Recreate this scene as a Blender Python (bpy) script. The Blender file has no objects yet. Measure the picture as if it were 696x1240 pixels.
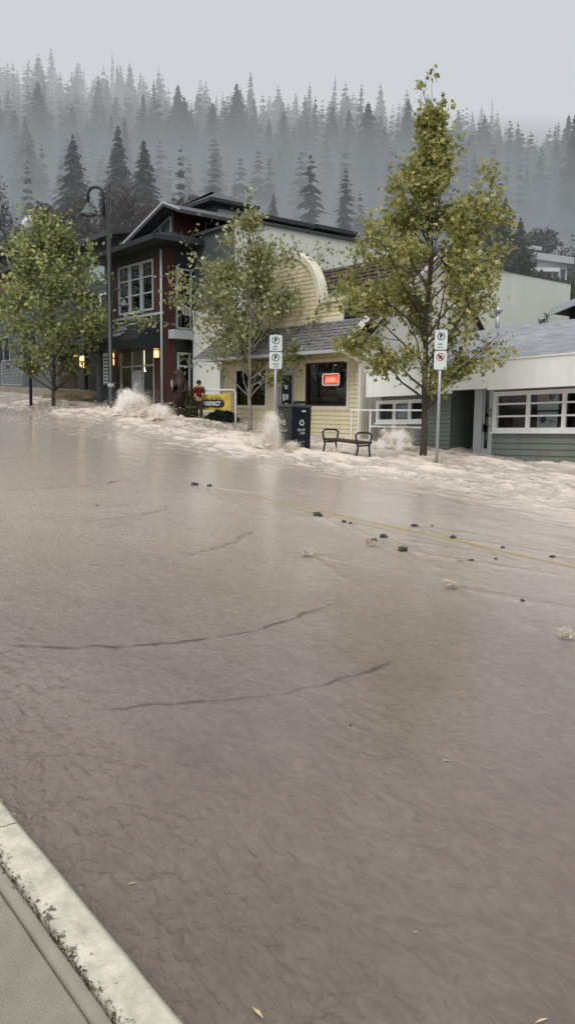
import bpy, bmesh, math, random
import numpy as np
from mathutils import Vector, Matrix, noise as mn
R = math.radians
sc = bpy.context.scene
col = bpy.data.collections.new("Place"); sc.collection.children.link(col)

# ------------------------------------------------------------------ camera
CAM = Vector((0, 0, 2.1)); FPX = 973.0
yaw, pitch, roll = R(51.4), R(7.3), 0.013
F0 = Vector((-math.sin(yaw), math.cos(yaw), 0)); R0 = Vector((math.cos(yaw), math.sin(yaw), 0)); Z = Vector((0, 0, 1))
Fw = F0*math.cos(pitch) - Z*math.sin(pitch)
U0 = R0.cross(Fw)
Rt = R0*math.cos(roll) + U0*math.sin(roll)
Up = Rt.cross(Fw)
cd = bpy.data.cameras.new("camera"); cam = bpy.data.objects.new("camera", cd); col.objects.link(cam)
cam.matrix_world = Matrix(((Rt.x, Up.x, -Fw.x, CAM.x), (Rt.y, Up.y, -Fw.y, CAM.y), (Rt.z, Up.z, -Fw.z, CAM.z), (0, 0, 0, 1)))
cd.sensor_fit = 'VERTICAL'; cd.sensor_height = 36; cd.sensor_width = 36; cd.lens = 36*FPX/1240; cd.clip_end = 3000; cd.clip_start = .05
sc.camera = cam

def ray(px, py): return Fw + Rt*((px-348)/FPX) - Up*((py-620)/FPX)
def atY(px, py, Y):
    d = ray(px, py); p = CAM + d*(Y/d.y); return p.x, p.z
def atX(px, py, X):
    d = ray(px, py); p = CAM + d*(X/d.x); return p.y, p.z
def sm(a, b, x):
    t = min(1, max(0, (x-a)/(b-a))); return t*t*(3-2*t)
def gz(x, y):                                   # street surface
    return -.0402*x + .13*min(max(0, y-15.5), 8)*sm(22, 40, -x)
def ground(px, py, h=0):
    d = ray(px, py); t = 0; g = lambda t: CAM.z+d.z*t-gz(CAM.x+d.x*t, CAM.y+d.y*t)-h
    while g(t) > 0 and t < 90: t += .5
    lo, hi = t-.5, t
    for i in range(30):
        t = (lo+hi)/2
        if g(t) > 0: lo = t
        else: hi = t
    return CAM.x+d.x*t, CAM.y+d.y*t
def atd(px, py, t):                             # point at forward distance t
    d = ray(px, py); d = d*(t/d.dot(F0)); return CAM + d

# ------------------------------------------------------------------ materials
def nt(name):
    m = bpy.data.materials.new(name); m.use_nodes = True; t = m.node_tree
    return m, t, t.nodes['Principled BSDF']
def N(t, k, **kw):
    n = t.nodes.new(k)
    for a, v in kw.items():
        if a in n.inputs.keys(): n.inputs[a].default_value = v
        else: setattr(n, a, v)
    return n
def mat(name, c, rough=.7, var=.18, scale=3.0, bump=.15, bscale=40, metal=0, stretch=None, spec=.35, c2=None, streak=0):
    m, t, b = nt(name)
    b.inputs['Roughness'].default_value = rough; b.inputs['Metallic'].default_value = metal
    b.inputs['Specular IOR Level'].default_value = spec
    tc = N(t, 'ShaderNodeTexCoord'); mp = N(t, 'ShaderNodeMapping')
    geo = N(t, 'ShaderNodeNewGeometry')
    t.links.new(geo.outputs['Position'], mp.inputs['Vector'])
    if stretch: mp.inputs['Scale'].default_value = stretch
    n1 = N(t, 'ShaderNodeTexNoise', Scale=scale, Detail=6.0, Roughness=.65)
    t.links.new(mp.outputs[0], n1.inputs['Vector'])
    r = N(t, 'ShaderNodeValToRGB'); e = r.color_ramp.elements
    d = tuple(x*(1-var) for x in c); l = tuple(min(1, x*(1+var*.7)) for x in (c2 or c))
    e[0].position = .3; e[1].position = .7; e[0].color = (*d, 1); e[1].color = (*l, 1)
    t.links.new(n1.outputs['Fac'], r.inputs[0]); out = r.outputs[0]
    if streak:
        mp2 = N(t, 'ShaderNodeMapping'); mp2.inputs['Scale'].default_value = (6, 6, .35)
        t.links.new(geo.outputs['Position'], mp2.inputs['Vector'])
        n3 = N(t, 'ShaderNodeTexNoise', Scale=1.0, Detail=4.0); t.links.new(mp2.outputs[0], n3.inputs['Vector'])
        mr = N(t, 'ShaderNodeMapRange'); mr.inputs[1].default_value = .45; mr.inputs[2].default_value = .75
        mr.inputs[3].default_value = 1; mr.inputs[4].default_value = 1-streak
        t.links.new(n3.outputs['Fac'], mr.inputs[0])
        mx = N(t, 'ShaderNodeMix', data_type='RGBA', blend_type='MULTIPLY'); mx.inputs[0].default_value = 1
        t.links.new(out, mx.inputs[6]); t.links.new(mr.outputs[0], mx.inputs[7]); out = mx.outputs[2]
    t.links.new(out, b.inputs['Base Color'])
    if bump:
        n2 = N(t, 'ShaderNodeTexNoise', Scale=bscale, Detail=4.0); t.links.new(mp.outputs[0], n2.inputs['Vector'])
        bp = N(t, 'ShaderNodeBump', Strength=bump, Distance=.02); t.links.new(n2.outputs['Fac'], bp.inputs['Height'])
        t.links.new(bp.outputs[0], b.inputs['Normal'])
    return m
def emis(name, c, s):
    m, t, b = nt(name); b.inputs['Base Color'].default_value = (*c, 1)
    b.inputs['Emission Color'].default_value = (*c, 1); b.inputs['Emission Strength'].default_value = s
    n = N(t, 'ShaderNodeTexNoise', Scale=12.0); mr = N(t, 'ShaderNodeMapRange'); mr.inputs[3].default_value = s*.8; mr.inputs[4].default_value = s*1.2
    t.links.new(n.outputs['Fac'], mr.inputs[0]); t.links.new(mr.outputs[0], b.inputs['Emission Strength'])
    return m
def glassmat(name, tint=(.75, .8, .8), refl=1.0):
    m = bpy.data.materials.new(name); m.use_nodes = True; t = m.node_tree; t.nodes.clear()
    o = N(t, 'ShaderNodeOutputMaterial'); mx = N(t, 'ShaderNodeMixShader'); tr = N(t, 'ShaderNodeBsdfTransparent'); gl = N(t, 'ShaderNodeBsdfGlossy', Roughness=.04)
    tr.inputs[0].default_value = (*tint, 1); gl.inputs[0].default_value = (.9, .92, .95, 1)
    fr = N(t, 'ShaderNodeFresnel', IOR=1.5); ns = N(t, 'ShaderNodeTexNoise', Scale=1.5)
    bp = N(t, 'ShaderNodeBump', Strength=.05, Distance=.05); t.links.new(ns.outputs['Fac'], bp.inputs['Height'])
    t.links.new(bp.outputs[0], gl.inputs['Normal'])
    ma = N(t, 'ShaderNodeMath', operation='MULTIPLY'); ma.inputs[1].default_value = refl
    t.links.new(fr.outputs[0], ma.inputs[0]); t.links.new(ma.outputs[0], mx.inputs[0])
    t.links.new(tr.outputs[0], mx.inputs[1]); t.links.new(gl.outputs[0], mx.inputs[2]); t.links.new(mx.outputs[0], o.inputs[0])
    return m
M = {}
M['redwood'] = mat('red cedar panels', (.062, .023, .019), .6, .35, 2, .2, 20, stretch=(3, 3, .6))
M['darktrim'] = mat('charcoal trim', (.028, .03, .034), .5, .3, 4)
M['roofdark'] = mat('wet dark roofing', (.045, .048, .052), .45, .4, 3, .3, 25)
M['slate'] = mat('slate grey panel', (.07, .082, .09), .5, .15, 2)
M['whitetrim'] = mat('white trim', (.82, .82, .8), .5, .08, 5, .05, streak=.12)
M['greytrim'] = mat('pale grey trim', (.4, .43, .45), .5, .1, 5, .05)
M['yellow'] = mat('pale yellow siding', (.68, .61, .41), .6, .1, 2, .1, streak=.2)
M['yellowtrim'] = mat('cream trim', (.68, .64, .52), .6, .1, 4, .05, streak=.15)
M['soffit'] = mat('tan soffit', (.42, .33, .19), .7, .15, 3)
M['shake'] = mat('brown cedar shakes', (.05, .036, .03), .8, .55, 5, .6, 30)
M['shakegrey'] = mat('wet grey shakes', (.13, .125, .13), .55, .5, 6, .6, 30)
M['palewall'] = mat('pale grey green stucco', (.64, .66, .6), .85, .06, .4, .15, 60, streak=.06)
M['greygreen'] = mat('sage green siding', (.185, .21, .185), .6, .12, 2, .1, streak=.15)
M['fascia'] = mat('off white fascia board', (.82, .83, .8), .55, .05, 1.2, .05, streak=.08)
M['verticalgrey'] = mat('pale grey board siding', (.6, .585, .53), .7, .1, 2, .1, streak=.12)
M['stone'] = mat('grey stone wall', (.12, .125, .13), .8, .5, 5, .8, 12)
M['concretetan'] = mat('tan wet concrete', (.25, .22, .17), .6, .2, 2, .2)
M['blackmetal'] = mat('black painted metal', (.014, .015, .017), .4, .3, 8, .05, spec=.5)
M['galv'] = mat('galvanised steel', (.42, .44, .46), .4, .15, 12, .05, metal=.6)
M['black'] = mat('black canvas', (.012, .013, .018), .5, .3, 3, .1)
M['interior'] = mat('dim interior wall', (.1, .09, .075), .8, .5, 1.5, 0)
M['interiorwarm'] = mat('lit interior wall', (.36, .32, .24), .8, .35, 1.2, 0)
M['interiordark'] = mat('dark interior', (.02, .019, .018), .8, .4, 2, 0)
M['glass'] = glassmat('clear shop glass')
M['glassdark'] = glassmat('dark window glass', (.5, .55, .55), 1.3)
M['bark'] = mat('grey brown bark', (.075, .058, .045), .8, .4, 6, .5, 25, stretch=(1, 1, .3))
M['barkpale'] = mat('pale mossy bark', (.26, .25, .2), .8, .35, 6, .5, 25, stretch=(1, 1, .3))
M['greenblack'] = mat('dark green plastic', (.03, .042, .038), .4, .2, 4, .05)
M['navy'] = mat('navy plastic', (.007, .01, .021), .35, .2, 4, .05)
M['bearwood'] = mat('dark carved wood', (.03, .014, .01), .45, .4, 8, .4, 25)
M['redcloth'] = mat('red jacket', (.16, .014, .018), .8, .2, 8)
M['darkcloth'] = mat('dark trousers', (.05, .045, .04), .85, .4, 20)
M['skin'] = mat('skin', (.45, .27, .19), .6, .05, 8, 0)
M['hair'] = mat('dark hair', (.03, .02, .015), .6, .2, 20)
M['signwhite'] = mat('sign white', (.62, .68, .68), .35, .05, 6, 0)
M['signgreen'] = mat('sign green', (.02, .09, .075), .4, .05, 6, 0)
M['signred'] = mat('sign red', (.3, .02, .04), .4, .05, 6, 0)
M['signblack'] = mat('sign black', (.015, .015, .015), .4, .05, 6, 0)
M['banner'] = mat('yellow banner cloth', (.68, .5, .08), .5, .12, 5, .2, 12)
M['benchwood'] = mat('dark bench slats', (.06, .035, .028), .5, .3, 12)
M['rock'] = mat('wet dark rock', (.045, .036, .032), .35, .4, 20, .5, 40)
M['lampwarm'] = emis('warm lamp glow', (1, .62, .22), 2.0)
M['lampwhite'] = emis('shop lamp glow', (1, .9, .7), 5)
M['neonred'] = emis('neon red', (1, .1, .04), 1.3)
M['neonorange'] = emis('neon orange', (1, .32, .1), 1.2)
M['neonwhite'] = emis('neon white border', (1, .85, .83), .9)
M['poster'] = mat('poster white', (.6, .62, .66), .5, .1, 8, 0)
M['posterpink'] = mat('poster pink', (.5, .3, .27), .5, .1, 8, 0)
M['postergold'] = mat('gold window lettering', (.38, .3, .06), .5, .3, 8, 0)
M['plantdark'] = mat('dark leaves', (.03, .05, .02), .6, .5, 6)
M['housewhite'] = mat('white house paint', (.62, .62, .64), .6, .08, 2)
M['shelf'] = mat('shop shelf goods', (.09, .07, .055), .7, .9, 9, 0, c2=(.25, .2, .16))

def shingle(name, c1, c2, c3, sx=1.0):
    m, t, b = nt(name); b.inputs['Roughness'].default_value = .5; b.inputs['Specular IOR Level'].default_value = .4
    geo = N(t, 'ShaderNodeNewGeometry'); mp = N(t, 'ShaderNodeMapping')
    mp.inputs['Rotation'].default_value = (R(90-18), 0, 0)
    t.links.new(geo.outputs['Position'], mp.inputs[0])
    tc = N(t, 'ShaderNodeTexCoord')
    br = N(t, 'ShaderNodeTexBrick', Scale=1.0); br.inputs['Brick Width'].default_value = .32; br.inputs['Row Height'].default_value = .14
    br.inputs['Mortar Size'].default_value = .008; br.inputs['Color1'].default_value = (*c1, 1); br.inputs['Color2'].default_value = (*c2, 1); br.inputs['Mortar'].default_value = (*c3, 1)
    t.links.new(tc.outputs['UV'], br.inputs['Vector'])
    ns = N(t, 'ShaderNodeTexNoise', Scale=1.4, Detail=5.0); t.links.new(geo.outputs['Position'], ns.inputs['Vector'])
    mr = N(t, 'ShaderNodeMapRange'); mr.inputs[3].default_value = .55; mr.inputs[4].default_value = 1.35; t.links.new(ns.outputs['Fac'], mr.inputs[0])
    mx = N(t, 'ShaderNodeMix', data_type='RGBA', blend_type='MULTIPLY'); mx.inputs[0].default_value = 1
    t.links.new(br.outputs['Color'], mx.inputs[6]); t.links.new(mr.outputs[0], mx.inputs[7]); t.links.new(mx.outputs[2], b.inputs['Base Color'])
    bp = N(t, 'ShaderNodeBump', Strength=.5, Distance=.02); t.links.new(br.outputs['Fac'], bp.inputs['Height']); bp.invert = True
    t.links.new(bp.outputs[0], b.inputs['Normal'])
    return m
M['shingle'] = shingle('blue grey asphalt shingles', (.2, .21, .235), (.33, .34, .37), (.17, .175, .2))
M['shakerow'] = shingle('grey brown shake rows', (.1, .095, .1), (.17, .16, .165), (.025, .025, .027))
M['shakebrown'] = shingle('dark brown shake rows', (.035, .025, .022), (.06, .045, .04), (.01, .008, .008))

# ------------------------------------------------------------------ mesh builder
LOC = {}
def wloc(o):
    return LOC.get(o.name, Vector((0, 0, 0))) if o else Vector((0, 0, 0))
def tag(o, label=None, cat=None, group=None, kind=None):
    if label: o['label'] = label
    if cat: o['category'] = cat
    if group: o['group'] = group
    if kind: o['kind'] = kind
    return o
def empty(name, loc, label, cat, group=None, rz=0):
    o = bpy.data.objects.new(name, None); col.objects.link(o); o.location = loc; o.rotation_euler.z = rz
    o.empty_display_size = .2
    LOC[o.name] = Vector(loc); return tag(o, label, cat, group)
class MB:
    def __init__(s): s.v = []; s.f = []; s.uv = []; s.mi = []; s.cur = 0
    def face(s, pts, uv=None):
        i = len(s.v); s.v += [tuple(p) for p in pts]; s.f.append(tuple(range(i, i+len(pts)))); s.uv.append(uv); s.mi.append(s.cur)
    def idx(s, vs, fs):
        i = len(s.v); s.v += [tuple(p) for p in vs]
        for f in fs: s.f.append(tuple(i+k for k in f)); s.uv.append(None); s.mi.append(s.cur)
    def hexa(s, b, t):       # bottom quad, top quad
        s.idx(list(b)+list(t), [(3, 2, 1, 0), (4, 5, 6, 7), (0, 1, 5, 4), (1, 2, 6, 5), (2, 3, 7, 6), (3, 0, 4, 7)])
    def box(s, x0, x1, y0, y1, z0, z1, T=None):
        b = [(x0, y0, z0), (x1, y0, z0), (x1, y1, z0), (x0, y1, z0)]; t = [(x, y, z1) for x, y, _ in b]
        if T: b = [T(*p) for p in b]; t = [T(*p) for p in t]
        s.hexa(b, t)
    def bar(s, a, b, w, h=None, up=Z):
        a = Vector(a); b = Vector(b); d = (b-a).normalized(); h = h or w
        x = d.cross(up); x = x.normalized() if x.length > 1e-4 else Vector((1, 0, 0)); y = x.cross(d).normalized()
        q = lambda p: [p-x*w/2-y*h/2, p+x*w/2-y*h/2, p+x*w/2+y*h/2, p-x*w/2+y*h/2]
        s.hexa(q(a), q(b))
    def tube(s, path, rad, n=8, cap=True):
        path = [Vector(p) for p in path]
        if not hasattr(rad, '__len__'): rad = [rad]*len(path)
        rings = []; x = None
        for i, p in enumerate(path):
            d = (path[min(i+1, len(path)-1)]-path[max(i-1, 0)]).normalized()
            if x is None: x = d.cross(Vector((0.3, 1, .2))); x.normalize()
            x = (x-d*x.dot(d)).normalized(); y = d.cross(x)
            rings.append([p+(x*math.cos(2*math.pi*k/n)+y*math.sin(2*math.pi*k/n))*rad[i] for k in range(n)])
        vs = [q for r in rings for q in r]; fs = []
        for i in range(len(path)-1):
            for k in range(n):
                fs.append((i*n+k, i*n+(k+1) % n, (i+1)*n+(k+1) % n, (i+1)*n+k))
        if cap: fs.append(tuple(reversed(range(n)))); fs.append(tuple((len(path)-1)*n+k for k in range(n)))
        s.idx(vs, fs)
    def lathe(s, c, prof, n=16):
        s.idx([(c[0]+r*math.cos(2*math.pi*k/n), c[1]+r*math.sin(2*math.pi*k/n), c[2]+z) for r, z in prof for k in range(n)],
              [(i*n+k, i*n+(k+1) % n, (i+1)*n+(k+1) % n, (i+1)*n+k) for i in range(len(prof)-1) for k in range(n)])
    def poly(s, pts, d):     # prism of polygon pts extruded by vector d
        n = len(pts); a = [Vector(p) for p in pts]; b = [p+Vector(d) for p in a]
        s.idx(a+b, [tuple(reversed(range(n))), tuple(range(n, 2*n))]+[(k, (k+1) % n, n+(k+1) % n, n+k) for k in range(n)])
    def build(s, name, m, parent=None, smooth=False, bevel=0):
        me = bpy.data.meshes.new(name); o = wloc(parent)
        me.from_pydata([(p[0]-o.x, p[1]-o.y, p[2]-o.z) for p in s.v], [], s.f)
        for mm in (m if isinstance(m, (list, tuple)) else [m]): me.materials.append(mm)
        if any(s.uv):
            ul = me.uv_layers.new(name='UVMap'); k = 0
            for f, u in zip(s.f, s.uv):
                for j in range(len(f)): ul.data[k].uv = u[j] if u else (0, 0); k += 1
        me.polygons.foreach_set('material_index', s.mi)
        if smooth: me.polygons.foreach_set('use_smooth', [True]*len(me.polygons))
        me.update()
        ob = bpy.data.objects.new(name, me); col.objects.link(ob)
        if parent: ob.parent = parent; LOC[ob.name] = o
        if bevel:
            bm = ob.modifiers.new('bevel', 'BEVEL'); bm.width = bevel; bm.segments = 2; bm.limit_method = 'ANGLE'
        return ob

def build_each(mb, name, m, parent, **k):      # one part per separate piece
    par = list(range(len(mb.v)))
    def fd(i):
        while par[i] != i: par[i] = par[par[i]]; i = par[i]
        return i
    for f in mb.f:
        for j in f[1:]: par[fd(j)] = fd(f[0])
    g = {}
    for f in mb.f: g.setdefault(fd(f[0]), []).append(f)
    for fs in g.values():
        n = MB(); ids = sorted({i for f in fs for i in f}); mp = {i: k_ for k_, i in enumerate(ids)}
        n.idx([mb.v[i] for i in ids], [tuple(mp[i] for i in f) for f in fs]); n.build(name, m, parent, **k)
class Fac:                                    # a facade frame: u along wall, v up, w outward
    def __init__(s, ax, c, shear=0, u0=0): s.ax, s.c, s.sh, s.u0 = ax, c, shear, u0
    def __call__(s, u, w, v):
        v = v + s.sh*(u-s.u0)
        return (u, s.c-w, v) if s.ax == 'Y' else (s.c+w, u, v)
def rect(px0, py0, px1, py1, F):
    if F.ax == 'Y':
        a = atY(px0, py0, F.c); b = atY(px1, py1, F.c)
    else:
        a = atX(px0, py0, F.c); b = atX(px1, py1, F.c)
    return a[0], b[0], b[1]-F.sh*(b[0]-F.u0), a[1]-F.sh*(a[0]-F.u0)     # u0,u1,v0,v1
def holes_split(u0, u1, v0, v1, holes):
    us = sorted({u0, u1, *[min(max(h[0], u0), u1) for h in holes], *[min(max(h[1], u0), u1) for h in holes]})
    vs = sorted({v0, v1, *[min(max(h[2], v0), v1) for h in holes], *[min(max(h[3], v0), v1) for h in holes]})
    out = []
    for j in range(len(vs)-1):
        run = None
        for i in range(len(us)-1):
            cu, cv = (us[i]+us[i+1])/2, (vs[j]+vs[j+1])/2
            inh = any(h[0] < cu < h[1] and h[2] < cv < h[3] for h in holes)
            if inh: 
                if run: out.append((*run, vs[j], vs[j+1])); run = None
            else: run = (run[0] if run else us[i], us[i+1])
        if run: out.append((*run, vs[j], vs[j+1]))
    return out
def wall(F, u0, u1, v0, v1, holes=(), lap=0, vert=0, lapd=.032, mb=None, top=None):
    mb = mb or MB()
    for a, b, c, d in holes_split(u0, u1, v0, v1, list(holes)):
        if lap:
            k0 = math.floor(c/lap)
            k = k0
            while k*lap < d:
                lo, hi = max(c, k*lap), min(d, (k+1)*lap)
                if hi-lo > 1e-4:
                    wl = lapd*(1-(lo/lap-k)); wh = lapd*(1-(hi/lap-k))
                    mb.face([F(a, wl, lo), F(b, wl, lo), F(b, wh, hi), F(a, wh, hi)])
                    mb.face([F(a, 0, lo), F(b, 0, lo), F(b, wl, lo), F(a, wl, lo)])
                k += 1
        elif vert:
            k = math.floor(a/vert)
            while k*vert < b:
                lo, hi = max(a, k*vert), min(b, (k+1)*vert)
                if hi-lo > .02:
                    g = .012
                    mb.face([F(lo, .015, c), F(hi-g, .015, c), F(hi-g, .015, d), F(lo, .015, d)])
                    mb.face([F(hi-g, 0, c), F(hi, 0, c), F(hi, 0, d), F(hi-g, 0, d)])
                    mb.face([F(hi-g, .015, c), F(hi-g, 0, c), F(hi-g, 0, d), F(hi-g, .015, d)])
                k += 1
        else:
            mb.face([F(a, 0, c), F(b, 0, c), F(b, 0, d), F(a, 0, d)])
    return mb
def window(F, r, parent, fm, gm, nx=1, ny=1, fw=.08, mw=.05, name='window', xs=None, ys=None, mwy=None, depth=.1, proud=.035, sill=True):
    u0, u1, v0, v1 = r
    mb = MB()
    mb.box(u0, u0+fw, -depth, proud, v0+fw, v1-fw, F); mb.box(u1-fw, u1, -depth, proud, v0+fw, v1-fw, F)
    mb.box(u0, u1, -depth, proud, v0, v0+fw, F); mb.box(u0, u1, -depth, proud, v1-fw, v1, F)
    xs = xs if xs is not None else [u0+fw+(u1-u0-2*fw)*i/nx for i in range(1, nx)]
    ys = ys if ys is not None else [v0+fw+(v1-v0-2*fw)*i/ny for i in range(1, ny)]
    for x in xs: mb.box(x-mw/2, x+mw/2, -.055, .015, v0+fw, v1-fw, F)
    for y in ys: mb.box(u0+fw, u1-fw, -.05, .01, y-(mwy or mw)/2, y+(mwy or mw)/2, F)
    o = mb.build(name, fm, parent)
    if sill:
        m2 = MB(); m2.box(u0-.05, u1+.05, -.02, proud+.05, v0-.05, v0-.001, F); m2.build('sill', fm, o)
    m3 = MB(); m3.face([F(u0+fw*.5, -.06, v0+fw*.5), F(u1-fw*.5, -.06, v0+fw*.5), F(u1-fw*.5, -.06, v1-fw*.5), F(u0+fw*.5, -.06, v1-fw*.5)])
    m3.build('pane', gm, o)
    return o
def room(F, r, parent, m, depth=2.0, name='interior'):
    u0, u1, v0, v1 = r; mb = MB(); w0, w1 = -.12, -depth
    for q in ([(u0, w1, v0), (u1, w1, v0), (u1, w1, v1), (u0, w1, v1)], [(u0, w0, v0), (u0, w1, v0), (u0, w1, v1), (u0, w0, v1)],
              [(u1, w0, v0), (u1, w1, v0), (u1, w1, v1), (u1, w0, v1)], [(u0, w0, v0), (u1, w0, v0), (u1, w1, v0), (u0, w1, v0)],
              [(u0, w0, v1), (u1, w0, v1), (u1, w1, v1), (u0, w1, v1)]):
        mb.face([F(*p) for p in q])
    return mb.build(name, m, parent)
def roofquad(mb, p, flip=False):               # p: 4 pts, first edge = eave; UV in metres
    p = [Vector(q) for q in p]; e = (p[1]-p[0]).normalized(); n = e.cross(p[3]-p[0]).normalized(); f = n.cross(e)
    mb.face(p, [((q-p[0]).dot(e), (q-p[0]).dot(f)) for q in p])
def slab(mb, p, th):                           # thick roof slab from 4 top pts with UV on top
    p = [Vector(q) for q in p]; roofquad(mb, p); b = [q-Vector((0, 0, th)) for q in p]
    mb.face(list(reversed(b)))
    for k in range(4): mb.face([b[k], b[(k+1) % 4], p[(k+1) % 4], p[k]])
def text(s, size, m, name, parent, mw, bold=0, shear=0, extr=.003, align='CENTER'):
    c = bpy.data.curves.new('t', 'FONT'); c.body = s; c.size = size; c.align_x = align; c.align_y = 'CENTER'; c.extrude = extr; c.offset = bold; c.shear = shear
    c.resolution_u = 3
    o = bpy.data.objects.new('t', c); col.objects.link(o); dg = bpy.context.evaluated_depsgraph_get(); dg.update()
    me = bpy.data.meshes.new_from_object(o.evaluated_get(dg)); bpy.data.objects.remove(o)
    me.name = name; me.materials.clear(); me.materials.append(m)
    me.transform(Matrix.Translation(-wloc(parent)) @ mw)
    ob = bpy.data.objects.new(name, me); col.objects.link(ob); ob.parent = parent; LOC[ob.name] = wloc(parent)
    return ob
def scribble(rows, size, m, name, parent, mw, bold=0):   # lettering too small and blurred in the photo to read: rows of letter-high strokes
    rr = random.Random(name+str(rows)); mb = MB(); o0 = wloc(parent)
    for j, n in enumerate(rows):
        y0 = (len(rows)/2-j-1)*size*1.05
        for i in range(n):
            if rr.random() < .1: continue
            x = (i-n/2)*size*.68; w = size*.5; t = size*.13+bold
            bars = [(x, x+t, y0, y0+size*.72)]
            if rr.random() < .6: bars.append((x+w-t, x+w, y0, y0+size*.72))
            for yy in rr.sample((0, .3, .6), rr.choice((1, 2))): bars.append((x+t, x+w-t, y0+size*yy, y0+size*yy+t))
            for a, b, c, d in bars: mb.face([mw @ Vector(p) for p in ((a, c, .002), (b, c, .002), (b, d, .002), (a, d, .002))])
    return mb.build(name, m, parent)
def fmat(pos, normal):                         # text frame: faces along 'normal' (horizontal)
    n = Vector(normal).normalized(); x = Z.cross(n).normalized()
    return Matrix(((x.x, 0, n.x, pos[0]), (x.y, 0, n.y, pos[1]), (x.z, 1, n.z, pos[2]), (0, 0, 0, 1)))
#PART2
# ------------------------------------------------------------------ numpy noise
def vnoise(x, y, seed=0):
    xi = np.floor(x).astype(np.int64); yi = np.floor(y).astype(np.int64); fx = x-xi; fy = y-yi
    fx = fx*fx*fx*(fx*(fx*6-15)+10); fy = fy*fy*fy*(fy*(fy*6-15)+10)
    def h(a, b):
        n = (a*374761393 + b*668265263 + seed*974634777) & 0x7fffffff
        n = ((n ^ (n >> 13))*1274126177) & 0x7fffffff
        n = (n ^ (n >> 16)) & 0xffff
        return n/32767.5-1
    return (h(xi, yi)*(1-fx)+h(xi+1, yi)*fx)*(1-fy)+(h(xi, yi+1)*(1-fx)+h(xi+1, yi+1)*fx)*fy
def fbm(x, y, o=4, seed=0, g=.5):
    s = 0; a = 1; tot = 0
    for i in range(o): s = s+a*vnoise(x*2**i, y*2**i, seed+i*7); tot += a; a *= g
    return s/tot
def nsm(a, b, x):
    t = np.clip((x-a)/(b-a), 0, 1); return t*t*(3-2*t)
def ngz(x, y): return -.0402*x + .13*np.clip(y-15.5, 0, 8)*nsm(22, 40, -x)
def gridmesh(name, X, Y, Zz, m, attrs=None, smooth=True):
    n, k = X.shape; me = bpy.data.meshes.new(name)
    me.vertices.add(n*k); me.vertices.foreach_set('co', np.stack([X, Y, Zz], -1).astype(np.float32).ravel())
    i = np.arange((n-1)*(k-1)); r = i//(k-1); c = i % (k-1); a = r*k+c
    q = np.stack([a, a+1, a+k+1, a+k], -1).astype(np.int32)
    me.loops.add(q.size); me.loops.foreach_set('vertex_index', q.ravel())
    me.polygons.add(len(q)); me.polygons.foreach_set('loop_start', np.arange(0, q.size, 4, dtype=np.int32))
    me.polygons.foreach_set('loop_total', np.full(len(q), 4, np.int32)); me.update(calc_edges=True)
    if smooth: me.polygons.foreach_set('use_smooth', [True]*len(q))
    for an, av in (attrs or {}).items():
        at = me.attributes.new(an, 'FLOAT', 'POINT'); at.data.foreach_set('value', av.astype(np.float32).ravel())
    me.materials.append(m); me.validate()
    o = bpy.data.objects.new(name, me); col.objects.link(o); return o

# ------------------------------------------------------------------ the ground and the forested hill
def nhill(x, y):
    s = -.7815*x+.624*y; l = .624*x+.7815*y
    h = 27*np.clip((s-75)/75, 0, 3.2)**1.2*(1-.0011*np.clip(l, -120, 160))
    h = h*.9 + 5*fbm(x/40, y/40, 3, 5)*nsm(80, 160, s)
    return h - np.clip(s-320, 0, 500)*.12
def terrain_z(x, y):
    s = -.7815*x+.624*y
    base = np.minimum(ngz(x, np.minimum(y, 23)), 3.4)
    return base + nhill(x, y)
def tz(x, y): return float(terrain_z(np.array([[x]], float), np.array([[y]], float))[0, 0])
gx = np.concatenate([np.linspace(-1200, -500, 8)[:-1], np.linspace(-500, -90, 70)[:-1], np.linspace(-90, 30, 50)[:-1], np.linspace(30, 600, 30)])
gy = np.concatenate([np.linspace(-300, 0, 12)[:-1], np.linspace(0, 30, 16)[:-1], np.linspace(30, 520, 80)[:-1], np.linspace(520, 1400, 8)])
GX, GY = np.meshgrid(gx, gy)
GZ = terrain_z(GX, GY) - .16
M['earth'] = mat('dark forest floor', (.035, .038, .026), .95, .5, .2, .4, 2)
tag(gridmesh('ground', GX, GY, GZ, M['earth']), kind='structure')

M['asphalt'] = mat('wet asphalt', (.05, .05, .05), .5, .3, 2, .4, 80)
mb = MB()
for i in range(40):
    a, b = -90+i*3, -87+i*3
    mb.face([(a, 1.2, gz(a, 0)-.06), (b, 1.2, gz(b, 0)-.06), (b, 15.3, gz(b, 0)-.06), (a, 15.3, gz(a, 0)-.06)])
tag(mb.build('road', M['asphalt']), kind='structure')
# near sidewalk and kerb
m, t, b = nt('pale weathered kerb concrete'); M['kerb'] = m
geo = N(t, 'ShaderNodeNewGeometry'); b.inputs['Roughness'].default_value = .8
n1 = N(t, 'ShaderNodeTexNoise', Scale=9.0, Detail=8.0, Roughness=.7); t.links.new(geo.outputs['Position'], n1.inputs[0])
r1 = N(t, 'ShaderNodeValToRGB'); e = r1.color_ramp.elements; e[0].position = .28; e[0].color = (.3, .28, .23, 1); e[1].position = .62; e[1].color = (.57, .54, .45, 1)
t.links.new(n1.outputs['Fac'], r1.inputs[0])
sx = N(t, 'ShaderNodeSeparateXYZ'); t.links.new(geo.outputs['Position'], sx.inputs[0])
mrr = N(t, 'ShaderNodeMapRange'); mrr.inputs[1].default_value = 1.12; mrr.inputs[2].default_value = 1.04; mrr.inputs[3].default_value = 0; mrr.inputs[4].default_value = .2
t.links.new(sx.outputs['Y'], mrr.inputs[0])
n2 = N(t, 'ShaderNodeTexNoise', Scale=22.0, Detail=7.0, Roughness=.75); t.links.new(geo.outputs['Position'], n2.inputs[0])
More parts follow.
